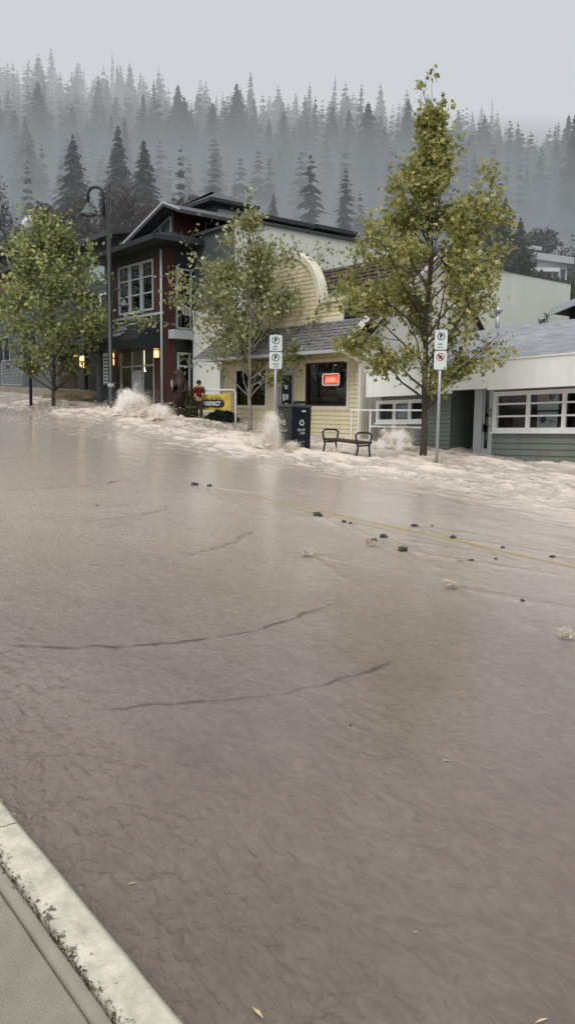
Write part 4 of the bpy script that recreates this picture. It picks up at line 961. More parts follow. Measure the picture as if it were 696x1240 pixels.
FCf = Fac('Y', cy0)
mb = MB()
zline = lambda x: zl+(zh-zl)*(x-cx0)/(cx1-cx0)-.18
xs2 = [cx0+1.1, cx0+2.0, cx0+3.0, cx0+4.1]; zb2 = ET+.85
for x in xs2: mb.bar(FCf(x, .02, zb2), FCf(x, .02, zline(x)), .09, .07, up=Vector((0, 1, 0)))
mb.bar(FCf(xs2[0], .02, zb2), FCf(xs2[-1], .02, zb2), .09, .07); mb.bar(FCf(xs2[0], .02, zline(xs2[0])), FCf(xs2[-1], .02, zline(xs2[-1])), .09, .07)
wo = mb.build('clerestory_window', M['greytrim'], ab)
mb = MB(); mb.face([FCf(xs2[0], .01, zb2), FCf(xs2[-1], .01, zb2), FCf(xs2[-1], .01, zline(xs2[-1])), FCf(xs2[0], .01, zline(xs2[0]))]); mb.build('pane', M['slate'], wo)
FCs = Fac('X', cx1)
for k in range(2): window(FCs, (24.6+k*1.1, 25.6+k*1.1, ET+.9, ET+1.75), ab, M['greytrim'], M['interiordark'], fw=.06, sill=False)
# side: red corner, windows, balcony, lower entry
side_holes = [(22.25, 24.2, aw_t-.6, 9.4), (22.3, 24.6, 1.2, aw_t-1.7)]
wall(FAS, AY0, 22.2, 1.2, ET, []).build('side_wall', M['redwood'], ab)
wall(FAS, 22.2, AY1, 1.2, ET, side_holes).build('side_wall', M['darktrim'], ab)
window(FAS, (22.3, 24.1, aw_t-.55, 9.35), ab, M['greytrim'], M['glassdark'], 2, 1, fw=.1, mw=.1, sill=False); room(FAS, (22.25, 24.2, aw_t-.6, 9.4), ab, M['interiordark'], 2)
window(FAS, (22.35, 24.55, 1.3, aw_t-1.75), ab, M['greytrim'], M['glassdark'], 3, 1, fw=.1, mw=.09, ys=[4.3], sill=False); room(FAS, (22.3, 24.6, 1.2, aw_t-1.7), ab, M['interior'], 2)
bz = atX(215, 385, AX1+.5)[1]-.6
mb = MB(); mb.box(AX1+.1, x0c+.1, 21.75, 23.3, bz-.45, bz, None); bo = mb.build('balcony_slab', M['greytrim'], ab)
mb = MB(); x_ = AX1+.4
mb.face([(x_, 21.7, bz+1.7), (x_+1.9, 21.9, bz+.75), (x_+1.9, 22.6, bz+.5), (x_+.2, 22.4, bz+.75)]); mb.face([(x_, 21.7, bz+1.7), (x_+.2, 22.4, bz+.75), (x_-.02, 22.3, bz+1.5)]); mb.build('patio_parasol', M['housewhite'], ab)
mb = MB()
for k in range(8): x = AX1+.3+k*.32; mb.tube([(x, 21.85, bz), (x, 21.85, bz+1.0)], .02, 5)
mb.bar((AX1+.2, 21.85, bz+1.02), (x0c, 21.85, bz+1.02), .05, .05); mb.build('balcony_rail', M['darktrim'], ab)
mb = MB(); mb.face([(AX1, 24.8, 1.2), (x0c, 24.8, 1.2), (x0c, 24.8, bz), (AX1, 24.8, bz)]); mb.build('entry_back_wall', M['interior'], ab)
FE = Fac('Y', 23.1); window(FE, (AX1+.35, x0c-.05, 2.1, bz-.5), ab, M['greytrim'], M['glass'], 2, 1, fw=.1, mw=.1, ys=[4.6], sill=False, name='entry_window')
mb = MB(); mb.box(AX0, AX0+.02, AY0, 34, 1, ET+.3); mb.box(AX0, AX1, AY1+6, AY1+6.05, 1, ET+.6); mb.box(AX1-.05, AX1-.01, AY1, AY1+6, 1, ET+.6); mb.box(AX0, AX1, AY1, AY1+6, ET+.5, ET+.6); mb.build('rear_wall', M['darktrim'], ab)

# ---- charcoal building on the left with garage
BY = 22.6; FBd = Fac('Y', BY)
bb = empty('garage_building', (-52, BY, 3), 'charcoal building with open lit garage and grey upper storey, left of the red building', 'building')
bx0 = -72; bx1 = AX0-.02; bt = 12.2
gr = rect(68, 428, 100, 476, FBd); gr = (gr[0], gr[1], 1.6, gr[3])
w1 = rect(107, 322, 127, 339, FBd); w2 = rect(110, 356, 121, 388, FBd); w3 = rect(121.5, 356, 133, 388, FBd)
wall(FBd, bx0, bx1, 1.2, bt, [gr, w1, w2, w3, (-66, -63, 5, 7.4), (-60.5, -57.5, 5.4, 7.6)], lap=.3).build('wall', M['slate'], bb)
for r in ((-66, -63, 5, 7.4), (-60.5, -57.5, 5.4, 7.6)): window(FBd, r, bb, M['greytrim'], M['glassdark'], 2, 1); room(FBd, r, bb, M['interiordark'], 1)
mb = MB(); mb.face([FBd(w1[0], -.05, w1[2]), FBd(w1[1], -.05, w1[2]), FBd(w1[1], -.05, w1[3]), FBd(w1[0], -.05, w1[3])]); mb.build('frosted_window', mat('frosted pale glass', (.45, .62, .62), .2, .05), bb)
for r in (w2, w3): window(FBd, r, bb, M['whitetrim'], M['glassdark'], fw=.1, sill=False); room(FBd, r, bb, M['interiordark'], 1.5)
mb = MB(); r = rect(113, 389, 134, 413, FBd); mb.box(r[0], bx1, .01, .9, r[2], r[3], FBd); mb.build('balcony_panel', M['slate'], bb)
mb = MB(); rq = random.Random(2)
for k in range(120):
    x = rq.uniform(r[0]+.2, bx1-.2); z = r[3]+rq.random()*.45; p = Vector((x, BY-.6+rq.uniform(-.2, .2), z)); d_ = Vector((rq.gauss(0, 1), rq.gauss(0, 1), rq.gauss(.6, 1))).normalized()*.14
    mb.face([p, p+d_*.6+Vector((.05, 0, 0)), p+d_, p+d_*.6-Vector((.05, 0, 0))])
mb.build('balcony_plants', M['plantdark'], bb)
mb = MB(); A_ = [(bx0, BY-1.2, bt-.1), (bx1+.6, BY-1.2, bt-.1), (bx1+.6, BY+5, bt+1.3), (bx0, BY+5, bt+1.3)]; slab(mb, A_, .3)
mb.build('roof', M['roofdark'], bb)
lx1 = atY(44, 290, BY)[0]; mb = MB(); mb.box(-75, lx1, BY+.3, BY+4, bt-.3, 13.9); mb.build('upper_wall', M['darktrim'], bb); mb = MB(); slab(mb, [(-75.5, BY-.7, 13.9), (lx1+.5, BY-.7, 13.9), (lx1+.5, BY+4.5, 14.5), (-75.5, BY+4.5, 14.5)], .3); mb.build('upper_roof', M['roofdark'], bb)
mb = MB(); x1_ = atY(20, 340, BY)[0]; z1_ = atY(10, 345, BY)[1]; mb.box(-72, x1_, .02, .5, z1_-.5, z1_+.6, FBd); mb.build('wooden_panel', mat('orange brown cedar', (.2, .09, .04), .6, .3), bb)
room(FBd, gr, bb, M['interior'], 7, 'garage_interior')
mb = MB()
for px in (74, 91): x, z = atY(px, 433, BY); mb.box(x-.55, x+.55, -1.6, -1.2, gr[3]-.16, gr[3]-.1, FBd)
build_each(mb, 'ceiling_light', M['lampwarm'], bb)
sx0, sx1 = gr[0]-4.4, gr[0]
mb = MB(); r = rect(40, 436, 67, 471, FBd); mb.box(-66, gr[0]-.02, .02, .25, 1.4, r[3]+.0, FBd); mb.build('stone_base', M['stone'], bb)
mb = MB(); mb.box(gr[1], gr[1]+1.0, .01, .3, 1.2, 6.0, FBd); mb.build('pier', M['darktrim'], bb)
walllamp(42, 444, BY-.27, 'dim wall lamp on the grey stone base at far left'); walllamp(103, 438, BY-.32, 'lit wall lamp beside the garage opening')
mb = MB(); u_ = atY(112, 440, BY-.5)[0]; mb.box(u_-.2, bx1-.3, .3, .6, 1.5, 6.3, FBd); mb.build('dark_pier', M['interiordark'], bb)
mb = MB(); mb.box(bx0, bx1, .1, 10, bt-.02, bt, FBd) if False else None
# parked car in the garage
ce = empty('parked_car', ((gr[0]+gr[1])/2, BY+2.5, 3.0), 'dark car parked nose out inside the dim garage', 'car')
cx = (gr[0]+gr[1])/2+.3; zc = 2.75
sec = [(-.05, .35), (-.05, .75), (.9, 1.0), (1.6, 1.42), (3.0, 1.45), (3.9, 1.0), (4.3, .95), (4.3, .35)]
mb = MB(); n_ = len(sec); hw = [.82, .86, .84, .66, .66, .84, .84, .82]
vs = [(cx-hw[i]*1, BY+1.2+p[0], zc+p[1]) for i, p in enumerate(sec)]+[(cx+hw[i], BY+1.2+p[0], zc+p[1]) for i, p in enumerate(sec)]
mb.idx(vs, [tuple(range(n_)), tuple(reversed(range(n_, 2*n_)))]+[(i, i+n_, (i+1) % n_+n_, (i+1) % n_) for i in range(n_)])
mb.build('body', M['blackmetal'], ce, bevel=.05)
mb = MB(); mb.face([(cx-.68, BY+2.12, zc+1.06), (cx+.68, BY+2.12, zc+1.06), (cx+.56, BY+2.72, zc+1.40), (cx-.56, BY+2.72, zc+1.40)]); mb.build('windscreen', M['slate'], ce)
for s_ in (-1, 1):
    mb = MB(); mb.box(cx+s_*.62-.16, cx+s_*.62+.16, BY+1.1, BY+1.16, zc+.6, zc+.72); mb.build('headlight', M['greytrim'], ce)
    for yy in (1.95, 4.6): mb = MB(); mb.tube([(cx+s_*.7, BY+yy, zc+.32), (cx+s_*.88, BY+yy, zc+.32)], .32, 14); mb.build('wheel', M['interiordark'], ce)
# ramp wall, gate, sign board, posts on the left
mb = MB(); ya = 20.4; x0, _ = atY(-60, 470, ya); x1, _ = atY(66, 470, ya)
mb.hexa([(x0, ya, 1), (x1, ya, 1), (x1, ya+2.1, 1), (x0, ya+2.1, 1)], [(x0, ya, atY(0, 467, ya)[1]+.3), (x1, ya, atY(66, 471, ya)[1]), (x1, ya+2.1, atY(66, 471, ya)[1]), (x0, ya+2.1, atY(0, 467, ya)[1]+.3)])
tag(mb.build('retaining_wall', M['concretetan'], bevel=.03), 'low tan concrete retaining wall at far left above the flooded kerb', 'wall')
mb = MB(); x0 = x1+.01; x1 = AX0+.2; mb.hexa([(x0, 19.6, 1), (x1, 19.6, 1), (x1, 23, 1), (x0, 23, 1)], [(x0, 19.6, gz(x0, 19.6)+.28), (x1, 19.6, gz(x1, 19.6)+.18), (x1, 22.55, 3.05), (x0, 22.55, 3.2)])
tag(mb.build('driveway', mat('wet driveway', (.2, .165, .1), .25, .3, 1.5, .2)), kind='structure')
ge = empty('metal_gate', (-60, 20.8, 3), 'grey tube framed wire gate on the low wall at far left', 'gate')
gx0 = atY(3, 450, 21)[0]; gx1 = atY(27, 450, 21)[0]; gz0 = atY(15, 467, 21)[1]; gz1 = atY(15, 436, 21)[1]
mb = MB(); mb.tube([(gx0, 21, gz0), (gx0, 21, gz1), (gx1, 21, gz1), (gx1, 21, gz0), (gx0, 21, gz0+.1)], .05, 8); mb.build('gate_frame', M['galv'], ge)
mb = MB()
for k in range(1, 14): x = gx0+(gx1-gx0)*k/14; mb.tube([(x, 21, gz0), (x, 21, gz1)], .012, 4)
for k in range(1, 8): z = gz0+(gz1-gz0)*k/8; mb.tube([(gx0, 21, z), (gx1, 21, z)], .012, 4)
mb.build('wire_mesh', M['galv'], ge)
de = empty('directory_sign', (-45, 20.5, 3), 'tall white directory board listing tenants on a grey post by the lamp post', 'sign')
sy = 20.6; sx0_, sz0 = atY(125.5, 466, sy); sx1_, sz1 = atY(133.5, 427, sy)
mb = MB(); mb.box(sx0_, sx1_, sy, sy+.08, sz0, sz1); mb.build('board', M['signwhite'], de)
mb = MB(); p_ = atY(121, 450, sy)[0]; mb.box(p_-.28, p_+.28, sy-.1, sy+.3, 1.5, atY(121, 416, sy)[1]); mb.build('post', M['slate'], de)
mb = MB(); rq = random.Random(5)
for k in range(9): z = sz1-.2-(sz1-sz0)*k/9.5; mb.box(sx0_+.1, sx0_+.1+(sx1_-sx0_-.2)*rq.uniform(.6, 1), sy-.006, sy-.002, z-.07, z)
mb.build('lettering', M['darktrim'], de)
x, y = ground(38, 491.5); zt3 = atd(38, 427, (Vector((x, y, 0))-Vector((0, 0, 0))).dot(F0)).z
pe = empty('post', (x, y, gz(x, y)), 'slim dark post at the kerb left of the first street tree', 'post')
mb = MB(); mb.tube([(x, y, gz(x, y)-.3), (x, y, zt3)], .09, 8); mb.build('shaft', M['blackmetal'], pe, True); mb = MB(); mb.lathe((x, y, zt3), [(.1, 0), (.12, .03), (.05, .12), (0, .14)], 8); mb.build('cap', M['blackmetal'], pe, True)
mb = MB(); x, z = atY(39, 271, 26); v, f = blobmesh((x, 26, z), .75, 3, 3, .4, (1.3, 1, .8)); mb.idx(v, f); mb.tube([(x, 26, z-2.2), (x, 26, z)], .2, 8)
tag(mb.build('rooftop_cover', M['housewhite'], None, True), 'rounded white cover standing on the roof behind the first street tree', 'roof cover')

# ---- dark roofed house at the right edge, and houses up the hill
GE = empty('dark_roofed_house', (-27, 45, 3), 'house with low dark gable and pale eave board at the right edge', 'house')
Yg = 46; xa, za = atY(679, 378, Yg); xb, zb_ = atY(720, 361, Yg)
mb = MB(); mb.hexa([(xa+.6, Yg, 0), (xa+10, Yg, 0), (xa+10, Yg+7, 0), (xa+.6, Yg+7, 0)], [(xa+.6, Yg, za), (xa+10, Yg, za+2), (xa+10, Yg+7, za+2), (xa+.6, Yg+7, za)]); mb.build('wall', M['interiordark'], GE)
mb = MB(); sl_ = (zb_-za)/(xb-xa); slab(mb, [(xa, Yg-1.2, za), (xa+10, Yg-1.2, za+10*sl_), (xa+10, Yg+8, za+10*sl_), (xa, Yg+8, za)], .2); mb.build('roof', M['roofdark'], GE)
mb = MB(); mb.bar((xa, Yg-1.25, za-.12), (xa+10, Yg-1.25, za+10*sl_-.12), .08, .4); mb.build('eave_board', M['greytrim'], GE)
def hillhouse(pl, pr, ptop, pbot, t, label, sc_=1):
    c = atd((pl+pr)/2, (ptop+pbot)/2, t); W = (pr-pl)/FPX*t; H = (pbot-ptop)/FPX*t*1.5
    e = empty('hill_house', (c.x, c.y, c.z), label, 'house')
    rt = Vector(R0); fw = Vector(F0); T = lambda a, b_, z: tuple(c+rt*a+fw*b_+Z*z)
    mb = MB(); mb.box(-W*.42, W*.4, 0, W*.5, -H, H*.18, T); mb.build('wall', M['housewhite'], e)
    mb = MB(); mb.hexa([T(-W*.5, -1.2, H*.18), T(W*.5, -1.2, H*.06), T(W*.5, W*.6, H*.06), T(-W*.5, W*.6, H*.18)], [T(-W*.5, -1.2, H*.36), T(W*.5, -1.2, H*.24), T(W*.5, W*.6, H*.24), T(-W*.5, W*.6, H*.36)]); mb.build('flat_roof', M['greytrim'], e)
    mb = MB(); mb.box(-W*.9, W*.1, -1.6, -.4, -H*.16, -H*.06, T); mb.build('deck', M['housewhite'], e)
    for k in range(4):
        a = W*(-.34+k*.19); mb = MB(); mb.box(a, a+W*.12, -.06, -.02, -H*.45, -H*.05, T); mb.build('window', M['slate'], e)
hillhouse(647, 690, 310, 338, 118, 'white flat roofed house with deck on the misty hillside at right')
hillhouse(632, 652, 299, 314, 124, 'smaller pale house just behind the white flat roofed one on the hill')
# ================================================================== street trees
def leafmat(name, tr=.35):
    m = bpy.data.materials.new(name); m.use_nodes = True; t = m.node_tree; b = t.nodes['Principled BSDF']; o = t.nodes['Material Output']
    at = N(t, 'ShaderNodeAttribute', attribute_name='tint'); t.links.new(at.outputs['Color'], b.inputs['Base Color'])
    b.inputs['Roughness'].default_value = .45; b.inputs['Specular IOR Level'].default_value = .5
    tl = N(t, 'ShaderNodeBsdfTranslucent'); mx = N(t, 'ShaderNodeMixShader'); mx.inputs[0].default_value = tr
    t.links.new(at.outputs['Color'], tl.inputs[0]); t.links.new(b.outputs[0], mx.inputs[1]); t.links.new(tl.outputs[0], mx.inputs[2]); t.links.new(mx.outputs[0], o.inputs[0])
    return m
M['leaf'] = leafmat('wet maple leaves'); M['needle'] = leafmat('conifer needles', .1)
def leafcloud(name, pts, m, parent, seed, shape=None, loc=None):
    """pts: list of (pos, dir, size, colour) -> one mesh of small lobed leaves"""
    n = len(pts); rs = np.random.RandomState(seed)
    P = np.array([p[0] for p in pts]); D = np.array([p[1] for p in pts], float); S = np.array([p[2] for p in pts]); C = np.array([p[3] for p in pts])
    D += rs.normal(0, .35, D.shape); D /= np.linalg.norm(D, axis=1)[:, None]
    K = rs.normal(0, 1, D.shape); W = np.cross(D, K); W /= np.linalg.norm(W, axis=1)[:, None]; Nn = np.cross(D, W)
    sh = shape or [(0, 0), (.28, .42), (.5, .3), (.45, .62), (.12, .72), (0, 1), (-.14, .7), (-.48, .6), (-.46, .28), (-.26, .4)]
    k = len(sh); V = np.zeros((n, k, 3))
    for i, (a, b_) in enumerate(sh): V[:, i] = P+W*(a*S)[:, None]+D*(b_*S)[:, None]+Nn*((a*a*.9-.25*b_*b_)*S*rs.uniform(-1, 1, n))[:, None]
    o = wloc(parent) if loc is None else loc; V -= np.array(o)
    me = bpy.data.meshes.new(name); me.vertices.add(n*k); me.vertices.foreach_set('co', V.astype(np.float32).ravel())
    me.loops.add(n*k); me.loops.foreach_set('vertex_index', np.arange(n*k, dtype=np.int32)); me.polygons.add(n)
    me.polygons.foreach_set('loop_start', np.arange(0, n*k, k, dtype=np.int32)); me.polygons.foreach_set('loop_total', np.full(n, k, np.int32)); me.update(calc_edges=True)
    a = me.color_attributes.new('tint', 'FLOAT_COLOR', 'POINT'); cc = np.concatenate([np.repeat(C, k, 0), np.ones((n*k, 1))], 1); a.data.foreach_set('color', cc.astype(np.float32).ravel())
    me.materials.append(m); ob = bpy.data.objects.new(name, me); col.objects.link(ob)
    if parent: ob.parent = parent; LOC[ob.name] = wloc(parent)
    return ob
def street_tree(base, H, h0, Rx, prof, seed, nl, label, bark, palette, lean=(0, 0), fork=False, tr=.09, ls=.13, nlimb=34, bare=0, uplift=1.0, dens=1.0):
    rr = random.Random(seed); bx_, by_, bz_ = base
    root = empty('street_tree', base, label, 'tree', 'street trees along the flooded pavement')
    tk = MB(); steps = 14
    tp = [Vector((bx_+lean[0]*(i/steps)**1.3*H+.05*math.sin(i*1.3+seed)*(i > 0), by_+lean[1]*(i/steps)*H+.05*math.cos(i*1.7+seed)*(i > 0), bz_-.3*(i == 0)+H*.93*i/steps)) for i in range(steps+1)]
    tk.tube(tp, [tr*(1.35 if i == 0 else 1)*(1-.92*i/steps)+.006 for i in range(steps+1)], 9)
    tat = lambda h: tp[min(steps, int(h/.93*steps))].lerp(tp[min(steps, int(h/.93*steps)+1)], h/.93*steps-int(h/.93*steps))
    if fork:
        f0 = tat(.12); pth = [f0+Vector((0, 0, 0))]
        for i in range(1, 9): pth.append(f0+Vector((.55*i/8*1.1+.02*math.sin(i), .1*i/8, H*.42*i/8)))
        tk.tube(pth, [tr*.55*(1-.8*i/8) for i in range(9)], 7)
    ends = []
    def branch(p, d, L, r, lev):
        n = 5; pts = [p]; q = p.copy(); dd = d.copy()
        for i in range(n):
            dd = (dd+Vector((rr.gauss(0, .13), rr.gauss(0, .13), rr.gauss(.03, .1)+(.06*uplift if lev == 0 else -.02)))).normalized(); q = q+dd*L/n; pts.append(q.copy())
        tk.tube(pts, [max(.004, r*(1-.85*i/n)) for i in range(n+1)], 5 if lev == 0 else 3, False)
        if lev < 2:
            for j in range(5 if lev == 0 else 3):
                f = rr.uniform(.3, 1); k = min(n-1, int(f*n)); pp = pts[k].lerp(pts[k+1], f*n-k if k < n else 0) if k+1 < len(pts) else pts[-1]
                az = rr.uniform(0, 6.28); side = Vector((math.cos(az), math.sin(az), rr.uniform(-.5, .5)))
                branch(pp, (dd*.9+side*.8).normalized(), L*rr.uniform(.28, .48), r*.45, lev+1)
        for i in range(1, n+1):
            if lev > 0 or i > 1: ends.append((pts[i], dd.copy(), lev, i/n))
    for i in range(nlimb):
        u = ((i+.5)/nlimb)**.85; h = h0+(.985-h0)*u; hh_ = tat(min(.92, h*.985)) if h < .985 else tp[-1]
        az = i*2.4+rr.uniform(-.5, .5); r_ = Rx*np.interp(u, [k[0] for k in prof], [k[1] for k in prof])*rr.uniform(.72, 1.15)
        el = R(rr.uniform(18, 42)+28*u)*uplift
        L = max(.25, r_/max(.25, math.cos(el)))
        st = hh_-Vector((0, 0, min(L*math.sin(el)*.55, H*(h-h0*.8)*.9)))
        k = tat(min(.92, max(.1, (st.z-bz_)/H))); st = Vector((k.x, k.y, st.z))
        branch(st, Vector((math.cos(az)*math.cos(el), math.sin(az)*math.cos(el), math.sin(el))).normalized(), L, tr*.42*(1-.75*u)+.005, 0)
    for i in range(bare):                         # thin bare leader twigs
        k = tat(rr.uniform(.72, .92)); a = rr.uniform(0, 6.28); d = Vector((.28*math.cos(a), .28*math.sin(a), 1)).normalized(); L = rr.uniform(.9, 1.9)
        pts = [k+d*L*q/4+Vector((rr.gauss(0, .03), rr.gauss(0, .03), 0)) for q in range(5)]; tk.tube(pts, [.014, .011, .008, .006, .004], 4, False)
        for q in range(rr.choice([0, 2, 4])): ends.append((pts[4], d, 9, 1))
    tk.build('trunk', bark, root, True)
    zc0, zc1 = bz_+H*h0, bz_+H
    L = []; tot = sum(1 for e in ends if e[2] < 9)
    per = nl/max(1, tot)
    for (p, d, lev, f) in ends:
        hu = (p.z-zc0)/(zc1-zc0); rad = math.hypot(p.x-tat(.5).x, p.y-tat(.5).y)/Rx
        clump = mn.noise(p*1.25+Vector((seed, 0, 0)))
        k_ = per*max(.0, .95+3.2*clump)*(1.25 if lev else .7)*(1-1.75*max(0, hu-.48))
        if lev == 9: k_ = 4
        k_ = int(k_)+(rr.random() < k_-int(k_)); 
        cb = rr.random()
        for j in range(k_):
            off = Vector((rr.gauss(0, .13), rr.gauss(0, .13), rr.gauss(-.05, .12)))*(1.15 if lev < 9 else .5)*(.75+.4*Rx/2.4)
            q = palette(hu, rad, clump, rr, cb)
            dr_ = Vector((rr.gauss(0, .6), rr.gauss(0, .6), -rr.uniform(.1, 1.1)))+(d*.4)
            if (p+off-SIGN).length < .85: continue
            L.append((p+off, dr_.normalized(), ls*rr.uniform(.6, 1.3), q))
    o = leafcloud('crown', L, M['leaf'], root, seed); return root
def mixc(a, b_, f): return tuple(x*(1-f)+y*f for x, y in zip(a, b_))
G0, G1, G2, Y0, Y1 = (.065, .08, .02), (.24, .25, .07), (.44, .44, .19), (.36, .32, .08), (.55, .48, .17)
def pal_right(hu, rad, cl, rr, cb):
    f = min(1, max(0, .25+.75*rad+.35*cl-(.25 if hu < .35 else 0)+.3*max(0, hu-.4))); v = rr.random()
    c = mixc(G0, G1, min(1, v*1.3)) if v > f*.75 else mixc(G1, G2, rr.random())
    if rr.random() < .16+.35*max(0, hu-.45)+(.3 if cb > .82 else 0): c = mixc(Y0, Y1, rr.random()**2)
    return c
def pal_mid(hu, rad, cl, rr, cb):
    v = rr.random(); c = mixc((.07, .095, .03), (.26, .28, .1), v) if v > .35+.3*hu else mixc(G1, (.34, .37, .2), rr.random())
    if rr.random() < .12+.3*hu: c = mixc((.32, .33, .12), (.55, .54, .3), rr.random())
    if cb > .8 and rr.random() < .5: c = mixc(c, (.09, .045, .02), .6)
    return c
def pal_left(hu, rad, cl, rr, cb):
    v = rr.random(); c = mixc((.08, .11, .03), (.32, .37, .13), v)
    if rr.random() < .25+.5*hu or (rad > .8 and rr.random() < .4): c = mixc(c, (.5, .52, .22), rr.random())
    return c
def heightat(px, py, pytop, gx_, gy_): return atd(px, pytop, Vector((gx_, gy_, 0)).dot(F0)).z-gz(gx_, gy_)
# right tree
sx_, sy_ = ground(528, 566); SIGN = Vector((sx_, sy_, atd(528, 420, Vector((sx_, sy_, 0)).dot(F0)).z))
x, y = ground(511, 558); H = heightat(511, 0, 104, x, y)
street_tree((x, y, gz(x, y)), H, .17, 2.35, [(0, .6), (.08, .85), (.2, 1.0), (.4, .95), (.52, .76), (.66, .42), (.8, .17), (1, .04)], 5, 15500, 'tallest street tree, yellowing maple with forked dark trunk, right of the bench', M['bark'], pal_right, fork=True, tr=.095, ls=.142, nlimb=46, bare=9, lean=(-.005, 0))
TR3 = (x, y)
x, y = ground(302, 521); H = heightat(302, 0, 246, x, y)
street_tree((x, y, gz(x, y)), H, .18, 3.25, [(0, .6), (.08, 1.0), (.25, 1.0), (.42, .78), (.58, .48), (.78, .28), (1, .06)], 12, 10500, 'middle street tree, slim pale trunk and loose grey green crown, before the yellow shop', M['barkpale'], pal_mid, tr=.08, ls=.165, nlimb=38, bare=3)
x, y = ground(66, 494); H = heightat(66, 0, 252, x, y)
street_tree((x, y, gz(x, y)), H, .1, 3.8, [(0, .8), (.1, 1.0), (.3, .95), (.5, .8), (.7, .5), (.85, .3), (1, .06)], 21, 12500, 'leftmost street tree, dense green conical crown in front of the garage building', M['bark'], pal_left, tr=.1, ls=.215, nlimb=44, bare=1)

# ================================================================== street furniture
def arc(c, r, a0, a1, ux, n=12): return [Vector(c)+ux*(r*math.cos(R(a0+(a1-a0)*i/n)))+Z*(r*math.sin(R(a0+(a1-a0)*i/n))) for i in range(n+1)]
lx, ly = ground(135, 497); lz = gz(lx, ly); T_ = Vector((lx, ly, 0)).dot(F0); pxm = T_/FPX
ztop = atd(132, 238, T_).z; ux = R0.copy()
lp = empty('street_lamp', (lx, ly, lz), 'tall black gooseneck street lamp with two bell lanterns beside the red building', 'street lamp')
B0 = Vector((lx, ly, 0)); P_ = lambda dx, z: B0+ux*dx+Z*z
mb = MB(); mb.tube([P_(0, lz-.3), P_(0, lz+.25), P_(0, lz+.3), P_(0, lz+1.2), P_(0, lz+1.25), P_(0, ztop)], [.22, .22, .18, .17, .13, .1], 12); mb.lathe(P_(0, ztop), [(.1, -.15), (.1, .0), (.05, .06), (0, .07)], 10); mb.build('pole', M['blackmetal'], lp, True)
zl_ = atd(110, 240, T_).z; za = atd(118, 262, T_).z; ra = 9*pxm
mb = MB(); c = P_(-5.5*pxm-ra*.9, za+26*pxm-.05*0)
pth = [P_(-5.5*pxm, za)]+[P_(-5.5*pxm, za+20*pxm)]+arc(P_(-5.5*pxm-ra, za+24*pxm), ra, 0, 180, ux, 12)+[P_(-5.5*pxm-2*ra, za+14*pxm)]
mb.tube(pth, .075, 8); mb.bar(P_(-5.5*pxm, za+3*pxm), P_(0, za+3*pxm), .06); mb.bar(P_(-5.5*pxm, za+12*pxm), P_(0, za+12*pxm), .06); mb.build('upper_arm', M['blackmetal'], lp, True)
def bell(c, s, parent, nm='lantern'):
    mb = MB(); mb.lathe(c, [(0, .0), (.1*s, 0), (.12*s, -.18*s), (.2*s, -.24*s), (.3*s, -.42*s), (.5*s, -.62*s), (.52*s, -.68*s), (.5*s, -.68*s), (.3*s, -.5*s), (0, -.5*s)], 20); o = mb.build(nm, M['lampshade'], parent, True)
    mb = MB(); mb.lathe(Vector(c)-Z*.5*s, [(0, -.16*s), (.2*s, -.14*s), (.26*s, 0)], 14); mb.build('diffuser', M['greytrim'], o, True)
M['lampshade'] = mat('weathered dark green lantern', (.09, .11, .11), .35, .3, 8, .05)
bell(P_(-5.5*pxm-2*ra, za+15*pxm), 10.5*pxm/.52, lp)
zb2 = atd(146, 375, T_).z; r2 = 6.5*pxm
mb = MB(); pth = [P_(0, zb2-2*pxm), P_(3*pxm, zb2+0*pxm), P_(4*pxm, zb2+16*pxm)]+arc(P_(4*pxm+r2, zb2+17*pxm), r2, 180, 0, ux, 10)+[P_(4*pxm+2*r2, zb2+12*pxm)]
mb.tube(pth, .06, 8); mb.build('lower_arm', M['blackmetal'], lp, True); bell(P_(4*pxm+2*r2, zb2+13*pxm), 6.5*pxm/.52, lp)
mb = MB(); zc_ = atd(134, 468, T_).z; mb.tube([P_(0, zc_-.15), P_(0, zc_+.15)], .17, 12); mb.build('collar', M['greytrim'], lp)

